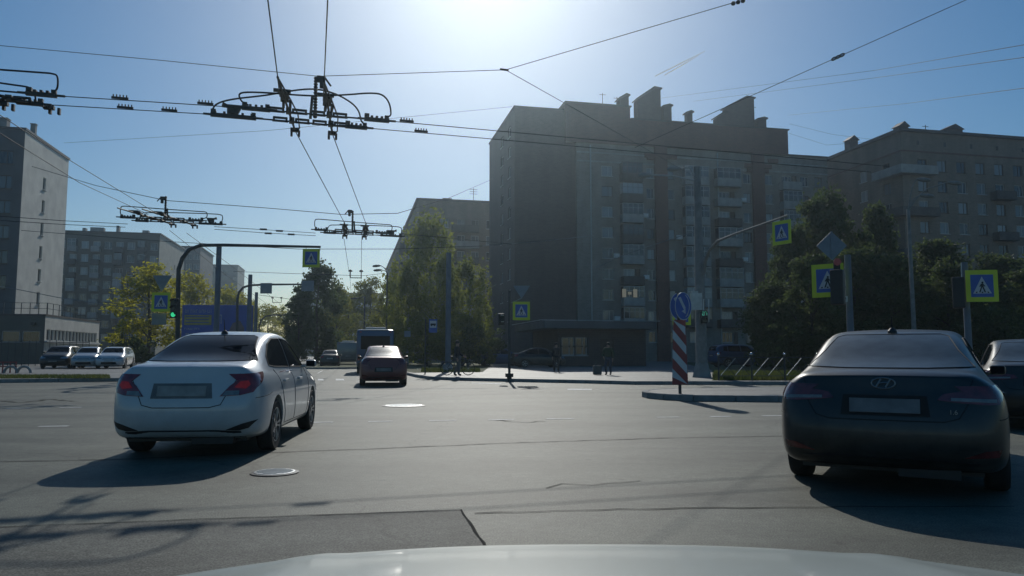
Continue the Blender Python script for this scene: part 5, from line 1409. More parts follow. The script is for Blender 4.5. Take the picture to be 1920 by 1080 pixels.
# crossing sign pole on the pavement corner
cp = G(955, 716, .0); cp.z = .0
pole("sign_post", "dark signal post on the pavement corner by the waiting pedestrians", [cp, Vector((cp.x, cp.y, P(955, 545, cp.y).z))], .055, 'steel_dark', "post")
b = MB(); b.box((0, 0, 0), (.34, .3, .16)); b.box((0, 0, -.1), (.2, .2, .1)); tag(b.obj("post_clamp", M['black'], loc=(cp.x, cp.y, .28), bevel=.02), "black clamp block at the foot of the signal post", "clamp")
crossing_sign(P(977.5, 583, cp.y-.1), R(3), "yellow bordered crossing sign on the signal post at the pavement corner", .72)
b = MB(); b.prism([(-.36, .28), (.36, .28), (0, -.28)], 0, .012, fr()); b.tube([(0, .03, -.25), (-.45, .03, -.45)], .02, 6)
tag(b.obj("yield_sign", M['sign_back'], loc=P(978, 548, cp.y)), "grey back of a triangular sign above the pavement corner crossing sign", "road sign")
t = traffic_light(P(941, 610, cp.y), R(20), "small dark pedestrian light left of the pavement corner crossing sign", 2, None, k=.9)
b = MB(); b.box((0, -.08, .15), (.13, .05, .025)); b.box((0, -.08, .42), (.13, .05, .025)); b.obj("painted_glint", M['white'], t)  # white bars painted in as glints on the dark housing
# right hand poles
def right_pole(label, px, ytop, Y, r): return pole("signal_post", label, up(px, ytop, Y), r, 'pole_blue', "pole")
right_pole("grey signal post behind the black sedan, carrying the diamond sign", 1589, 478, 18.5, [.085, .075])
right_pole("grey signal post carrying the largest crossing sign", 1808, 492, 20.5, [.09, .08])
crossing_sign(P(1552, 526, 18.3), R(-40), "crossing sign half covered by a dark traffic light, in front of the trees", .76)
t = traffic_light(P(1574, 572, 17.8), R(140), "dark traffic light turned away, right of the half covered crossing sign", 3, None)
b = MB(); b.box((0, 0, 0), (.16, .02, .88)); tag(b.obj("back_board", M['black'], loc=P(1570, 526, 17.9)), "dark edge-on back board of the turned traffic light", "board")
b = MB(); b.lathe([(.085, -.02), (.085, .02)], 20, 'Y'); tag(b.obj("red_lamp", M['lamp_red'], loc=P(1570, 491, 17.8)), "faint red lamp above the half covered crossing sign", "lamp")
b = MB(); b.prism([(-.36, 0), (0, -.36), (.36, 0), (0, .36)], 0, .015, fr()); b.box((0, -.03, 0), (.045, .03, .7))
tag(b.obj("priority_sign", M['sign_back'], loc=P(1559, 461, 18.2), rz=R(-6)), "pale back of a diamond shaped sign in front of the tallest dark tree", "road sign")
b = MB(); b.box((0, 0, 0), (.14, .12, .14)); tag(b.obj("junction_box", M['steel'], loc=P(1582, 561, 18.2)), "small pale junction box on the grey signal post", "box")
crossing_sign(P(1841, 536, 20.2), R(-10), "largest yellow bordered crossing sign, at the right edge before the trees", .80)
t = traffic_light(P(1799, 578, 20.3), R(150), "dark traffic light turned away beside the largest crossing sign", 3, None)
b = MB(); b.tube([P(1802, 493, 20.3), P(1803, 538, 20.3)], .012, 5); tag(b.obj("cable", M['wire_bright']), "bright cable down to the traffic light beside the largest crossing sign", "cable")
# bus stop sign
bs = G(797, 702, .13)
pole("sign_post", "slim post of the bus stop sign", [bs, Vector((bs.x, bs.y, P(797, 598, bs.y).z))], .035, 'steel_dark', "post")
st = thing("bus_stop_sign", "blue and white bus stop sign on a slim post before the birches", "road sign", P(812, 611, bs.y-.05))
for nm, pl, h0, h1, m_ in (("plate", [(-.21, -.34), (.21, -.34), (.21, .34), (-.21, .34)], 0, .012, 'sign_blue'), ("white_panel", [(-.17, -.1), (.17, -.1), (.17, .26), (-.17, .26)], .0123, .015, 'sign_white'),
                         ("bus_symbol", [(-.14, .02), (.14, .02), (.14, .12), (-.12, .12)], .0153, .018, 'sign_black')):
    b = MB(); b.prism(pl, h0, h1, fr()); 
    if nm == "bus_symbol":
        for x in (-.08, .08): b.prism([(x+a, .01+c_) for a, c_ in ring_pts(.028, 12)], .0153, .018, fr())
    b.obj(nm, M[m_], st)
b = MB(); b.bar(P(797, 606, bs.y)-st.location, P(812, 606, bs.y)-st.location, .03); b.obj("bracket", M['steel_dark'], st)
b = MB(); b.box((0, 0, 0), (.34, .02, .32)); tag(b.obj("timetable_board", M['sign_back'], loc=P(764, 626, bs.y+2)), "small dim board left of the bus stop sign", "board")
# billboard
YL = 62
o = P(409, 572, YL); bw = 130/FPX*YL
t = thing("billboard", "blue billboard with a yellow panel behind the white sedan", "billboard", Vector((o.x, YL, .15)), R(2))
zt = o.z-.15
b = MB(); b.box((0, 0, zt-1.6), (bw, .3, 3.2)); b.obj("panel", M['ad_blue'], t, bevel=.04)
b = MB(); b.tube([(.3, .1, 0), (.3, .1, zt-3.1)], .22, 10); b.obj("leg", M['steel_dark'], t)
b = MB(); b.box((-1.55, -.16, zt-1.25), (2.2, .03, .82)); yo = b.obj("yellow_panel", M['ad_yellow'], t)
rl = random.Random(8); b = MB()
def scrawl(x0, x1, z, h_):
    x = x0
    while x < x1:
        w_ = h_*rl.uniform(.35, .75); kx = rl.random()
        b.box((x, -.162, z), (.04, .02, h_)); 
        if kx > .3: b.box((x+w_*.5, -.1625, z+h_*rl.choice((-.42, 0, .42))), (w_, .02, .045))
        if kx > .55: b.box((x+w_, -.163, z), (.04, .02, h_*.9))
        x += w_+h_*.42
scrawl(-2.6, -.35, zt-.52, .26); scrawl(-2.6, -1.4, zt-1.98, .14); scrawl(-2.5, -1.2, zt-2.4, .12)
b.box((.35, -.162, zt-1.2), (.07, .02, .75)); b.box((.2, -.1625, zt-.84), (.3, .02, .07)); b.obj("lettering", M['ad_white'], t)
b = MB()
for zz in (-.98, -1.22, -1.46): b.box((-1.6, -.18, zt+zz), (1.9, .015, .07))
b.obj("yellow_panel_lines", M['ad_blue'], yo)
b = MB(); b.prism([(.9, zt-3.1), (2.3, zt-3.1), (2.25, zt-1.9), (1.9, zt-1.3), (1.3, zt-1.5), (1.0, zt-2.2)], .155, .17, fr()); b.obj("picture", M['ad_brown'], t)

# railings on the right corner
fpts = [G(px, 713.5, .13) for px in (1348, 1410, 1472)]
step = fpts[1]-fpts[0]
for k_ in range(2): fpts.append(fpts[-1]+step)
for i in range(len(fpts)-1):
    a, c_ = fpts[i], fpts[i+1]; d = c_-a
    lab = ["leftmost railing section with crossed bars behind the island", "second railing section from the concrete pole", "third railing section, by the black sedan's tail lamp", "railing section hidden mostly by the black sedan"][i]
    t = thing("railing", lab, "railing", a, 0, "railing sections on the right corner")
    b = MB(); b.tube([(0, 0, -.05), (0, 0, .98)], .035, 8); b.obj("post", M['steel_dark'], t)
    b = MB(); b.lathe([(.02, .97), (.05, 1.0), (.055, 1.04), (.03, 1.08), (.005, 1.09)], 12); b.obj("knob", M['chrome'], t, smooth=True)
    b = MB(); b.bar(Vector((0, 0, .90)), d+Z*.90, .035); b.bar(Vector((0, 0, .18)), d+Z*.18, .03); b.obj("rail", M['steel_dark'], t)
    b = MB(); b.bar(d*.06+Z*.2, d*.52+Z*.88, .022); b.bar(d*.50+Z*.2, d*.96+Z*.88, .022); b.obj("cross_bar", M['steel'], t)
    b = MB(); b.bar(d*.06+Z*.88, d*.5+Z*.2, .022); b.bar(d*.52+Z*.88, d*.94+Z*.2, .022); b.obj("cross_bar", M['steel_dark'], t)
# fence and red barrier at the left
a = P(-40, 690, 62); c_ = P(165, 690, 66); a.z = c_.z = .15; d = c_-a; nseg = 16
t = thing("fence", "dark metal fence in front of the annexe at the left edge", "fence", a)
b = MB()
for i in range(nseg+1): b.tube([d*(i/nseg), d*(i/nseg)+Z*2.2], .03, 5)
b.obj("post", M['steel_dark'], t)
b = MB(); b.bar(Z*2.0, d+Z*2.0, .05); b.bar(Z*.4, d+Z*.4, .05)
for i in range(nseg*5): b.tube([d*(i/nseg/5)+Z*.35, d*(i/nseg/5)+Z*2.1], .012, 4)
b.obj("bars", M['steel_dark'], t)
o = G(8, 699.5, .15)
t = thing("barrier", "low red barrier at the left edge beside the parked SUV", "barrier", o)
b = MB(); 
for x in (-.5, -.1, .3, .6): b.box((x, 0, .3), (.05, .05, .6))
for z in (.35, .58): b.box((.05, 0, z), (1.2, .03, .06))
b.obj("frame", M['sign_red'], t)
for px, lab in ((20, "pale half buried tyre ring, left of two on the lawn"), (45, "pale half buried tyre ring nearest the parked SUV")):
    o = G(px, 699.5, .15); b = MB(); b.tube([(.35*math.cos(a), 0, .35*math.sin(a)) for a in [math.pi*i/12 for i in range(13)]], .07, 8)
    tag(b.obj("tyre_ring", M['concrete'], loc=o, smooth=True), lab, "planter", "tyre rings on the lawn")

# ------------------------------------------------------------------ trolleybus wires
ZW = 5.8
def W5(px, py): return G(px, py, ZW)
def wire(label, pts, r=.008, m='wire', sag=0.0, name="overhead_wire", group="overhead wires", n=10):
    q = []
    for i in range(len(pts)-1):
        a, c_ = Vector(pts[i]), Vector(pts[i+1])
        for j in range(n):
            t_ = j/n; q.append(a.lerp(c_, t_)-Z*sag*4*t_*(1-t_))
    q.append(Vector(pts[-1])); o0 = q[0]
    b = MB(); b.tube([p-o0 for p in q], r, 5)
    return tag(b.obj(name, M[m], loc=o0), label, "wire", group)
GC = "trolleybus wire crossings"
def crossing(label, O, d, k=1.0, flip=1, crossdir=None, hangers=True, dt=.30, flat=False):
    """a trolleybus wire crossing: two line wires with insulators and bow feeders, crossed by two more; s along d, t across, z up"""
    d = Vector(d).normalized(); rz = math.atan2(d.y, d.x)
    t_ = thing("wire_crossing", label, "wire crossing", O, rz, GC)
    cd = Vector(crossdir).normalized() if crossdir is not None else Vector((-d.y, d.x, 0))
    cl = Matrix.Rotation(-rz, 3, 'Z') @ cd
    F_ = lambda s, t, z: Vector((s*k*flip, t, z*k))
    def obj(nm, fn, m='insul'):
        b = MB(); fn(b); return b.obj(nm, M[m], t_)
    for (s0, s1, tt, horn) in ((-1.12, -.61, -dt, 0), (1.16, 1.65, -dt, 0), (-1.72, -.88, dt, 1), (.84, 1.28, dt, 0)):
        def ins(b):
            c_ = (s0+s1)/2
            b.box(F_(c_, tt, .0), (abs(s1-s0)*k, .07, .07)); b.box(F_(s0+.05, tt, .075), (.09, .07, .07)); b.box(F_(s1-.05, tt, .07), (.08, .07, .06))
            for q in range(5): b.box(F_(s0+(s1-s0)*(q+.5)/5, tt, .055), (.045, .10, .03))
            b.box(F_(s0-.06, tt, .005), (.14, .035, .035)); b.box(F_(s1+.06, tt, .005), (.14, .035, .035))
            if horn: b.prism([(a*k*flip, c2*k) for a, c2 in ((-1.42, .05), (-1.22, .05), (-1.14, .22), (-1.42, .22), (-1.5, .26), (-1.52, .18), (-1.42, .17))], tt-.05, tt+.05, lambda a, c2, h: (a, h, c2))
        obj("insulator", ins)
    obj("runner_rod", lambda b: (b.tube([F_(-.61, -dt, 0), F_(1.16, -dt, 0)], .016, 6), b.tube([F_(-.88, dt, 0), F_(.84, dt, 0)], .016, 6)), 'wire')
    nb = [(-1.0, .06), (-1.12, .12), (-1.17, .25), (-1.02, .31), (-.55, .34), (-.1, .35), (.33, .38), (.85, .46), (1.25, .53), (1.5, .52), (1.64, .37), (1.68, .14), (1.6, .08)]
    fb = [(-1.70, .04), (-1.62, .21), (-1.33, .34), (-.7, .49), (-.1, .66), (.28, .71), (.64, .65), (.95, .5), (1.1, .34), (1.16, .14), (1.24, .08)]
    if flat:
        nb = [(-1.02, .06), (-1.18, .10), (-1.24, .16), (-1.24, .27), (-1.18, .33), (-.9, .34), (0, .36), (1.3, .40), (1.56, .40), (1.64, .35), (1.65, .16), (1.60, .06)]
        fb = [(-1.64, .06), (-1.70, .14), (-1.71, .29), (-1.64, .36), (-1.3, .38), (0, .36), (.8, .32), (1.02, .30), (1.10, .24), (1.14, .12), (1.14, .05)]
    obj("bow_feeder", lambda b: b.tube(smoothpts([F_(s, -dt, z) for s, z in nb]), .017, 6), 'wire')
    obj("bow_feeder", lambda b: b.tube(smoothpts([F_(s, dt, z) for s, z in fb]), .017, 6), 'wire')
    for s in (-.24, .52):
        base = Vector((s*k*flip, 0, .02))
        def cr(b):
            b.tube([base-cl*2.1, base+cl*1.05], .022, 6)
            b.tube([base-cl*2.1+Vector((.0, 0, 0)), base-cl*1.0+Vector((.10, 0, .0)), base-cl*.2+Vector((.16, 0, 0)), base+cl*.75+Vector((.11, 0, -.01)), base+cl*1.0], .014, 5)
            b.tube([base-cl*2.1, base-cl*1.1+Vector((-.07, 0, .0))], .012, 5)
            b.box(base-cl*1.0+Vector((0, 0, .04)), (.15, .42, .07)); b.box(base-cl*1.25+Vector((-.02, 0, .06)), (.3, .07, .05))
            b.box(base-cl*.72+Vector((-.05, 0, .0)), (.05, .32, .07)); b.box(base-cl*.72+Vector((.07, 0, .0)), (.05, .32, .07))
            for tt in (-dt, dt):
                for x in (-.22, .2): b.box(base+cl*tt+Vector((x, 0, .035)), (.27, .05, .035)); b.box(base+cl*tt+Vector((x, 0, -.03)), (.30, .05, .03)); b.box(base+cl*tt+Vector((x-.12, 0, 0)), (.04, .05, .09)); b.box(base+cl*tt+Vector((x+.12, 0, 0)), (.04, .05, .09))
                b.box(base+cl*tt, (.10, .17, .09))
            b.box(base+cl*.95+Vector((0, 0, 0)), (.18, .10, .07)); b.box(base+cl*1.05+Vector((-.075, 0, -.045)), (.045, .08, .12)); b.box(base+cl*1.05+Vector((.075, 0, -.045)), (.045, .08, .12))
        obj("cross_runner", cr)
    if hangers:
        def hg(b):
            for q in range(14): b.lathe([(.03, .02+.06*q), (.045, .05+.06*q), (.03, .075+.06*q)], 8, 'Z', F_(.23, 0, 0))
            b.tube([F_(.14, 0, 0), F_(.17, 0, .45)], .032, 6); b.box(F_(.33, 0, .82), (.16, .08, .12)); b.box(F_(.35, 0, .72), (.09, .07, .16)); b.tube([F_(.40, 0, .86), F_(.52, 0, .70)], .02, 5)
        obj("ribbed_hanger", hg)
    return t_
def smoothpts(p, n=4):
    out = []
    for i in range(len(p)-1):
        p0, p1, p2, p3 = p[max(i-1, 0)], p[i], p[i+1], p[min(i+2, len(p)-1)]
        for j in range(n):
            t_ = j/n; out.append(.5*((2*p1)+(p2-p0)*t_+(2*p0-5*p1+4*p2-p3)*t_*t_+(3*p1-p0-3*p2+p3)*t_**3))
    out.append(p[-1]); return out
dline = W5(990, 265)-W5(90, 186)
O1 = (W5(568, 212)+W5(568, 230))/2
cross_d = W5(660, 520)-W5(590, 330)
crossing("largest wire crossing of trolleybus lines, high over the white sedan", O1, dline, 1.0, 1, crossdir=W5(630, 262)-W5(612, 140))
# crossing at the left edge: its right end shows
O0 = (W5(-82, 164)+W5(-82, 181))/2
crossing("wire crossing cut off by the left edge of the photo", O0, dline, 1.0, 1, crossdir=Vector((.62, .78, 0)), hangers=False, flat=True)
O3 = W5(672, 437)
crossing("wire crossing in front of the long slab, farther along the same wires", O3, V+U*.1, 1.0, -1, crossdir=U, flat=True)
O2 = W5(322, 414)
crossing("wire crossing above the yellow green tree on the left", O2, V+U*.05, .95, -1, crossdir=V*.35+U, flat=True)
dn = Vector((-dline.y, dline.x, 0)).normalized()*.30; dl = dline.normalized()
GW = "trolleybus contact wires"
for sgn, nm in ((-1, "nearer"), (1, "farther")):
    e0, e1 = (1.66, -1.74 if sgn > 0 else -1.14)
    wire(f"contact wire from the left edge crossing to the largest crossing, {nm} of the pair", [O0+dn*sgn+dl*(1.66 if sgn < 0 else 1.29), O1+dn*sgn+dl*e1], .009, group=GW)
    wire(f"contact wire from the largest crossing away to the right, {nm} of the pair", [O1+dn*sgn+dl*(1.66 if sgn < 0 else 1.29), O1+dn*sgn+dl*14], .009, group=GW)
    for s_ in (2.2, 4.0, 5.5):
        wa, wb_ = O0+dn*sgn+dl*(1.66 if sgn < 0 else 1.29), O1+dn*sgn+dl*e1
        p = O1+dn*sgn+dl*(s_+.2*sgn) if s_ < 2.5 else wa.lerp(wb_, {(-1, 4.0): .80, (-1, 5.5): .33, (1, 4.0): .75, (1, 5.5): .48}[(sgn, s_)])
        b = MB(); b.box((0, 0, .035), (.28, .03, .04))
        for q in range(5): b.box((-.11+.055*q, 0, .07), (.018, .03, .05))
        where = {2.2: "just right of the largest crossing", 4.0: "right hand one left of the largest crossing", 5.5: "left hand one left of the largest crossing"}[s_]
        tag(b.obj("wire_clamp", M['insul'], loc=p, rz=math.atan2(dl.y, dl.x)), f"comb shaped wire clamp on the {nm} wire, {where}", "clamp", "clamps on the contact wires")
# the two wires along the street ahead
def runner_end(O, d, cd, s, flip, t): return O+Vector(d).normalized()*s*flip+Vector(cd).normalized()*t+Z*.02
cd1 = W5(630, 262)-W5(612, 140); d3 = V+U*.1
for s1_, s3_, nm, top in ((-.24, .52, "left one", (497, -40)), (.52, -.24, "right one", (616, -40))):
    wire(f"street contact wire from overhead into the largest crossing, {nm}", [G(*top, ZW), runner_end(O1, dline, cd1, s1_, 1, -2.1)], .010, group=GW)
    wire(f"street contact wire between the largest crossing and the one before the slab, {nm}", [runner_end(O1, dline, cd1, s1_, 1, 1.0), runner_end(O3, d3, U, s3_, -1, -2.1)], .010, group=GW)
wire("street contact wire beyond the crossing before the slab, left one", [W5(645, 448), W5(656, 520), W5(662, 600)], .010, group=GW)
wire("street contact wire beyond the crossing before the slab, right one", [W5(678, 450), W5(677.5, 518), W5(672, 600)], .010, group=GW)
wire("oncoming lane contact wire passing the left tower, upper one", [G(-40, 190, ZW), W5(130, 300), W5(290, 398)], .009, group=GW)
wire("oncoming lane contact wire passing the left tower, lower one", [G(-40, 225, ZW), W5(150, 343), W5(278, 402)], .009, group=GW)
wire("oncoming lane contact wire beyond the left crossing, upper one", [W5(350, 437), W5(440, 503), W5(528, 572), W5(590, 620)], .010, group=GW)
wire("oncoming lane contact wire beyond the left crossing, lower one", [W5(318, 432), W5(420, 513), W5(508, 575), W5(578, 622)], .010, group=GW)
for px, py, w_, lab in ((667, 521, 20, "hanger bar across the street wires above the olive tree"), (519, 567, 16, "hanger bar across the oncoming lane wires in the sky gap")):
    c_ = W5(px, py); hw_ = w_/2/FPX*c_.y
    b = MB(); b.bar((-hw_, 0, 0), (hw_, 0, 0), .05)
    for x in (-hw_, hw_): b.tube([(x, 0, 0), (x, 0, .38)], .03, 5); b.lathe([(.03, .36), (.12, .38), (.12, .45), (.04, .5)], 8, 'Z', (x, 0, 0))
    tag(b.obj("wire_hanger", M['steel_dark'], loc=c_, rz=AZ), lab, "hanger")
# span wires; each between two real supports
n1 = P(948, 131, 15)
wire("span wire from the top left down to the largest crossing", [P(-60, 80, 15.5), P(300, 113, 14.8), P(597, 143, 14.6)], .007)
wire("span wire from the largest crossing to the wire knot over the brown wing", [P(597, 143, 14.6), n1], .007)
wire("span wire from the knot up to the top edge of the photo", [n1, P(1440, -14, 13)], .007)
bp_top = Vector((bp0.x, YB, P(1314, 330, YB).z))
wire("span wire from the knot down across the brick block", [n1, bp_top-Z*.1], .007)
b = MB(); b.tube([n1-dl*.12, n1+dl*.06], .022, 6); tag(b.obj("wire_knot", M['insul']), "wire knot joining three span wires over the brown wing", "clamp")
c1380 = P(1384, 4, 13.2); b = MB()
for q in (-.09, .0, .09): b.lathe([(.012, -.04), (.04, -.02), (.04, .02), (.012, .04)], 8, 'X', (q, 0, q*.28))
tag(b.obj("strain_insulator", M['insul'], loc=c1380), "strain insulator on the span wire at the top edge", "insulator", "strain insulators")
sp_a, sp_b = P(1860, -22, 14.5), O1+dl*7.2
wire("long span wire with a chain insulator falling from the top right across the brick block", [sp_a, sp_b], .007)
ci = P(1506, 118, sp_b.y+(sp_a.y-sp_b.y)*(1506-985)/(1860-985)) if False else sp_b.lerp(sp_a, .595)
dd = (sp_a-sp_b).normalized(); b = MB()
for q in range(3):
    o_ = dd*(q-1)*.085; b.tube([o_+dd*.05*math.cos(a)+Z*.028*math.sin(a) for a in [2*math.pi*i/12 for i in range(13)]], .014, 6)
tag(b.obj("strain_insulator", M['insul'], loc=ci), "chain of ring insulators on the long span wire against the sky", "insulator", "strain insulators")
OD = P(20, 240, 82)
thin = [
    ("thin cable from the brick block roof to the top right, upper one", [P(1240, 184, 95), P(1640, 132, 50), P(1990, 72, 22)], .012),
    ("thin cable from the brick block roof to the top right, lower one", [P(1300, 190, 95), P(1640, 146, 50), P(1990, 98, 22)], .012),
    ("thin cable to the right edge below the two highest ones", [P(1478, 216, 95), P(1700, 194, 50), P(1990, 156, 24)], .012),
    ("faint cable sagging from the attic to the right hand block", [P(1480, 232, 100), P(1560, 252, 99), P(1640, 262, 98)], .016),
    ("second faint cable sagging from the attic to the right hand block", [P(1480, 250, 100), P(1550, 272, 99), P(1625, 266, 98)], .016),
    ("faint cable high across the sky from the left tower towards the brick block", [P(120, 268, 60), P(500, 245, 50), P(960, 200, 60)], .012),
    ("span wire from the left tower to the knot above the slab", [P(60, 312, 34), P(180, 348, 30), P(312, 376, 27), P(500, 390, 27.5), P(640, 402, 28), P(745, 400, 28)], .012),
    ("span wire from the knot above the slab up to the brown wing", [P(745, 400, 28), P(840, 372, 40), P(925, 335, 70)], .013),
    ("wire crossing low from the left tower under the left crossing", [P(40, 432, 38), P(300, 452, 34), P(560, 467, 33), P(740, 467, 34), P(910, 461, 36)], .013),
    ("cross span wire behind the dark tree", [P(437, 509, 62), P(550, 513, 60), P(680, 517, 58), P(726, 512, 72)], .018),
    ("far cross span wire in the sky gap", [P(486, 553, 80), P(545, 561, 78), P(600, 560, 78)], .02),
    ("contact wire from the left crossing past the left tower, upper one", [P(-20, 404, 22), P(120, 414, 24), P(240, 420, 25.2)], .010),
    ("contact wire from the left crossing past the left tower, lower one", [P(-20, 412, 22), P(120, 421, 24), P(235, 426, 25.6)], .010),
    ("contact wire from the left crossing to the crossing before the slab, upper one", [P(402, 425, 25), P(500, 431, 26.5), P(592, 437, 28)], .010),
    ("contact wire from the left crossing to the crossing before the slab, lower one", [P(402, 430, 25.4), P(500, 437, 26.8), P(592, 442, 28.2)], .010),
    ("contact wire from the crossing before the slab to the right", [P(750, 438, 28), P(860, 448, 30), P(960, 458, 32)], .010),
]
for lab, pts, r in thin: wire(lab, pts, r)
for lab, pts in (("glinting cable in front of the brown wing", [P(905, 461, 33), P(1010, 453, 33), P(1112, 442, 33)]), ("glinting cable running up to the concrete pole", [P(1110, 505, 36), P(1180, 474, 35), P(1306, 433, 33.2)]),
                 ("glinting cable in front of the left tower", [P(-20, 535, 34), P(20, 540, 34), P(110, 558, 34), P(240, 577, 33), P(300, 578, 32)])):
    wire(lab, pts, .016, 'wire_bright')
for s_, yy, lab in ((-.16, 404, "upper"), (0, 408, "lower")): pass
# clamps near far crossings
for px, py, Yd, lab in ((494, 430, 26.4, "small clamp on the far pair, first from the left crossing, upper wire"), (524, 433, 26.8, "small clamp on the far pair, second from the left crossing, upper wire"), (503, 437.5, 26.8, "small clamp on the far pair, first from the left crossing, lower wire"), (546, 439.5, 27.4, "small clamp on the far pair, second from the left crossing, lower wire")):
    b = MB(); b.box((0, 0, 0), (.24, .04, .06)); tag(b.obj("wire_clamp", M['insul'], loc=P(px, py, Yd), rz=AZ), lab, "clamp", "clamps on the contact wires")
# vapour trail high in the sky
for a, c_, lab in (((1228, 143), (1322, 96), "upper white vapour trail high in the sky"), ((1246, 141), (1310, 104), "lower white vapour trail high in the sky")):
    b = MB(); p0, p1 = P(*a, 6000), P(*c_, 6000); b.tube([Vector((0, 0, 0)), (p1-p0)*.5, p1-p0], [3, 5, 1.5], 8)
    tag(b.obj("vapour_trail", M['vapour'], loc=p0), lab, "vapour trail", "vapour trails")

# ------------------------------------------------------------------ people
def skin_mesh(verts, edges, radii, root=0, lv=2):
    me = bpy.data.meshes.new("skinned"); me.from_pydata(verts, edges, []); me.update()
    o = bpy.data.objects.new("tmpskin", me); C.objects.link(o)
    md = o.modifiers.new("Skin", 'SKIN'); md.use_smooth_shade = True
    for i, v in enumerate(me.skin_vertices[0].data):
        v.radius = radii[i] if isinstance(radii[i], tuple) else (radii[i], radii[i]); v.use_root = (i == root)
    s2 = o.modifiers.new("Sub", 'SUBSURF'); s2.levels = lv; s2.render_levels = lv
    dg = bpy.context.evaluated_depsgraph_get(); dg.update()
    r = bpy.data.meshes.new_from_object(o.evaluated_get(dg)); bpy.data.objects.remove(o); return r
def person(label, loc, rz, h=1.7, pose=None, top='cloth_dark', legs='cloth_dark', hairc='hair', bulky=1.0):
    """standing figure facing -y; pose overrides joints"""
    J = dict(pelvis=(0, 0, .93), waist=(0, .01, 1.08), chest=(0, .01, 1.30), neck=(0, .0, 1.47), head0=(0, -.015, 1.55), head1=(0, -.02, 1.66),
             shL=(-.18, 0, 1.40), elL=(-.24, .02, 1.12), wrL=(-.25, -.08, .90), haL=(-.25, -.10, .83),
             shR=(.18, 0, 1.40), elR=(.24, .02, 1.12), wrR=(.25, -.08, .90), haR=(.25, -.10, .83),
             hiL=(-.095, 0, .90), knL=(-.11, -.02, .49), anL=(-.12, .02, .09), toL=(-.13, -.15, .04),
             hiR=(.095, 0, .90), knR=(.11, -.02, .49), anR=(.12, .02, .09), toR=(.13, -.15, .04))
    if pose: J.update(pose)
    k = h/1.75
    t = thing("person", label, "person", loc, rz)
    def mesh(nm, names, edges, rad, m, lv=2, extra=None, parent=None):
        idx = {n_: i for i, n_ in enumerate(names)}
        vs = [tuple(c*k for c in J[n_]) for n_ in names]; es = [(idx[a], idx[c]) for a, c in edges]
        rs = [(r[0]*k, r[1]*k) if isinstance(r, tuple) else r*k for r in rad]
        if extra:
            for (par, chain, rr_) in extra:
                prev = idx[par]
                for p, r in zip(chain, rr_): vs.append(tuple(c*k for c in p)); rs.append(r*k); es.append((prev, len(vs)-1)); prev = len(vs)-1
        return link(nm, skin_mesh(vs, es, rs, 0, lv), M[m], parent or t, smooth=True)
    fing = []
    for s, sg in (('L', -1), ('R', 1)):
        ha = Vector(J['ha'+s]); wr = Vector(J['wr'+s]); d = (ha-wr).normalized(); sd_ = Vector((1, 0, 0)); f_ = d.cross(sd_).normalized()
        for q, ln in zip((-.030, -.010, .010, .030), (.07, .085, .08, .062)):
            b0 = ha+f_*q+d*.02; b1 = b0+d*ln*.6; b2 = b1+d*ln*.5-sd_*sg*.02
            fing.append(('ha'+s, [tuple(b0), tuple(b1), tuple(b2)], [.011, .0095, .008]))
        b0 = ha-d*.02+f_*.042; b1 = b0+d*.045+f_*.015; fing.append(('ha'+s, [tuple(b0), tuple(b1)], [.012, .009]))
    names = ['pelvis', 'waist', 'chest', 'neck', 'head0', 'head1', 'shL', 'elL', 'wrL', 'haL', 'shR', 'elR', 'wrR', 'haR', 'hiL', 'knL', 'anL', 'toL', 'hiR', 'knR', 'anR', 'toR']
    E = [('pelvis', 'waist'), ('waist', 'chest'), ('chest', 'neck'), ('neck', 'head0'), ('head0', 'head1'), ('chest', 'shL'), ('shL', 'elL'), ('elL', 'wrL'), ('wrL', 'haL'), ('chest', 'shR'), ('shR', 'elR'), ('elR', 'wrR'), ('wrR', 'haR'),
         ('pelvis', 'hiL'), ('hiL', 'knL'), ('knL', 'anL'), ('anL', 'toL'), ('pelvis', 'hiR'), ('hiR', 'knR'), ('knR', 'anR'), ('anR', 'toR')]
    rad = [(.14, .11), (.125, .10), (.15, .11), .055, (.078, .095), (.080, .098), .06, .045, .032, (.018, .04), .06, .045, .032, (.018, .04), .085, .058, .042, .035, .085, .058, .042, .035]
    mesh("body", names, E, rad, 'skin', 2, fing)
    J['haL'] = tuple(Vector(J['wrL'])); bl = bulky
    mesh("jacket", ['pelvis', 'waist', 'chest', 'neck', 'shL', 'elL', 'wrL', 'shR', 'elR', 'wrR'], [('pelvis', 'waist'), ('waist', 'chest'), ('chest', 'neck'), ('chest', 'shL'), ('shL', 'elL'), ('elL', 'wrL'), ('chest', 'shR'), ('shR', 'elR'), ('elR', 'wrR')],
         [(.175*bl, .14*bl), (.165*bl, .135*bl), (.19*bl, .15*bl), .075, .085*bl, .068*bl, .046, .085*bl, .068*bl, .046], top)
    mesh("trousers", ['pelvis', 'hiL', 'knL', 'anL', 'hiR', 'knR', 'anR'], [('pelvis', 'hiL'), ('hiL', 'knL'), ('knL', 'anL'), ('pelvis', 'hiR'), ('hiR', 'knR'), ('knR', 'anR')], [(.16, .135), .105, .075, .062, .105, .075, .062], legs)
    for s in 'LR': mesh("shoe", ['an'+s, 'to'+s], [('an'+s, 'to'+s)], [.058, .048], 'shoe')
    hd = Vector(J['head1'])*k; b = MB()
    b.lathe([(.01, .105*k), (.06*k, .09*k), (.092*k, .05*k), (.10*k, .0), (.092*k, -.045*k), (.085*k, -.06*k)], 14); ho = b.obj("hair", M[hairc], t, smooth=True, loc=hd+Vector((0, .018, .012)))
    b = MB(); f0 = Vector((0, -.105*k, -.035*k)); b.prism([(-.014*k, -.02*k), (.014*k, -.02*k), (0, .03*k)], .085*k, .118*k, lambda a, c, hh: (a, -hh, c-.03*k)); b.obj("nose", M['skin'], t, loc=hd)
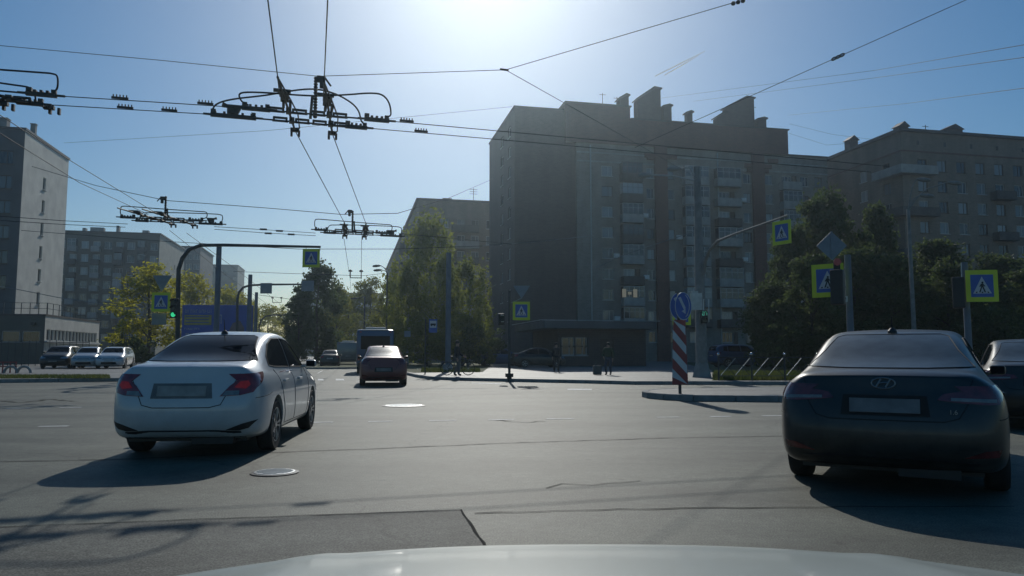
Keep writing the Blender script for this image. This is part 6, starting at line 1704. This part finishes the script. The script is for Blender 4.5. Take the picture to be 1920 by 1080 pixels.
    b = MB()
    for x in (-.032, .032): b.lathe([(.002, 0), (.011*k, .004), (.002, .008)], 8, 'Y', (x*k, -.098*k, -.012*k))
    b.box((0, -.094*k, -.085*k), (.045*k, .012, .008)); b.obj("face", M['sign_black'], t, loc=hd)
    return t
p1 = G(1043, 698, .13)
person("person in dark clothes standing at the edge of the shade before the pavilion", p1, R(10), 1.66, dict(knR=(.12, -.06, .5), anR=(.13, .0, .09)), 'cloth_dark', 'cloth_dark')
p2 = G(1141, 703.5, .13)
person("person in a bulky dark green jacket standing on the pavement right of the pavilion door", p2, R(-20), 1.58, dict(elL=(-.30, .02, 1.12), elR=(.30, .02, 1.12), wrL=(-.22, -.16, .98), haL=(-.2, -.2, .92), knL=(-.13, -.12, .5), anL=(-.12, .06, .1)), 'cloth_green', 'cloth_blue', bulky=1.35)
pb_ = G(1120, 703, .13); b = MB(); b.box((0, 0, .24), (.42, .22, .46)); b.tube([(-.1, 0, .46), (-.06, 0, .62), (.06, 0, .62), (.1, 0, .46)], .012, 5)
tag(b.obj("bag", M['cloth_grey'], loc=pb_, bevel=.04), "pale bag standing by the person in the green jacket", "bag")
pc = G(857, 706, .13)
person("person in dark jacket walking a bicycle across the pavement corner", pc, R(75), 1.64, dict(wrR=(.30, -.22, 1.0), haR=(.30, -.29, .97), elR=(.27, .0, 1.14), knL=(-.1, -.16, .52), anL=(-.1, -.1, .11), toL=(-.1, -.26, .08), anR=(.1, .2, .12), toR=(.1, .04, .05)), 'cloth_dark', 'cloth_grey')
def bicycle(loc, rz):
    t = thing("bicycle", "dark bicycle held by the person at the pavement corner", "bicycle", loc, rz)
    r = .31
    for x in (-.52, .52):
        b = MB(); b.tube([(x+r*math.cos(a), 0, r+.02+r*math.sin(a)) for a in [2*math.pi*i/28 for i in range(29)]], .022, 6); wo = b.obj("wheel", M['rubber'], t)
        b = MB()
        for i in range(10): a = math.pi*i/5; b.tube([(x, 0, r+.02), (x+r*.96*math.cos(a), 0, r+.02+r*.96*math.sin(a))], .004, 4)
        b.lathe([(.03, -.05), (.03, .05)], 10, 'Y', (x, 0, r+.02)); b.obj("spokes", M['steel'], wo)
    b = MB(); bb, st, hd, hb_ = Vector((-.08, 0, .30)), Vector((-.22, 0, .76)), Vector((.36, 0, .80)), Vector((.40, 0, .68))
    for a, c in ((bb, st), (st*.97+hd*.03, hd), (bb, hb_), (Vector((-.52, 0, .33)), bb), (Vector((-.52, 0, .33)), st), (hd+Z*.1, Vector((.52, 0, .33)))): b.tube([a, c], .018, 7)
    b.obj("frame", M['cloth_blue'], t)
    b = MB(); b.box((-.25, 0, .90), (.26, .12, .06)); b.tube([st, (-.25, 0, .88)], .014, 6); b.obj("saddle", M['black'], t, bevel=.02)
    b = MB(); b.tube([(.36, -.28, 1.0), (.37, -.1, .98), (.36, 0, .96), (.37, .1, .98), (.36, .28, 1.0)], .013, 6); b.tube([hd, (.36, 0, .97)], .014, 6); b.obj("handlebar", M['steel_dark'], t)
    b = MB(); b.tube([bb-Vector((0, .12, .0)), bb+Vector((0, .12, 0))], .012, 6); b.box(bb+Vector((.1, .14, -.1)), (.1, .09, .02)); b.box(bb+Vector((-.1, -.14, .1)), (.1, .09, .02)); b.tube([bb+Vector((0, .1, 0)), bb+Vector((.1, .1, -.1))], .01, 5); b.tube([bb+Vector((0, -.1, 0)), bb+Vector((-.1, -.1, .1))], .01, 5); b.lathe([(.08, -.01), (.08, .01)], 16, 'Y', bb); b.obj("pedals", M['steel_dark'], t)
bk = G(857, 704, .13); bicycle(bk+Vector((0, .35, 0)), R(2))

# ------------------------------------------------------------------ air volume standing in for glare
b = MB(); b.box((0, 215, 27), (460, 460, 60)); hz = b.obj("glare_haze", None); tag(hz, kind='stuff')  # thin volume added to imitate windscreen veil and sun glow
hm = bpy.data.materials.new("glare_haze_air"); hm.use_nodes = True; hn = hm.node_tree.nodes; hn.remove(hn["Principled BSDF"])
pv = hn.new("ShaderNodeVolumePrincipled"); pv.inputs["Color"].default_value = (0.70, 0.88, 1.0, 1); pv.inputs["Density"].default_value = 0.00065; pv.inputs["Anisotropy"].default_value = 0.82
hm.node_tree.links.new(pv.outputs[0], hn["Material Output"].inputs["Volume"]); hz.data.materials.append(hm)
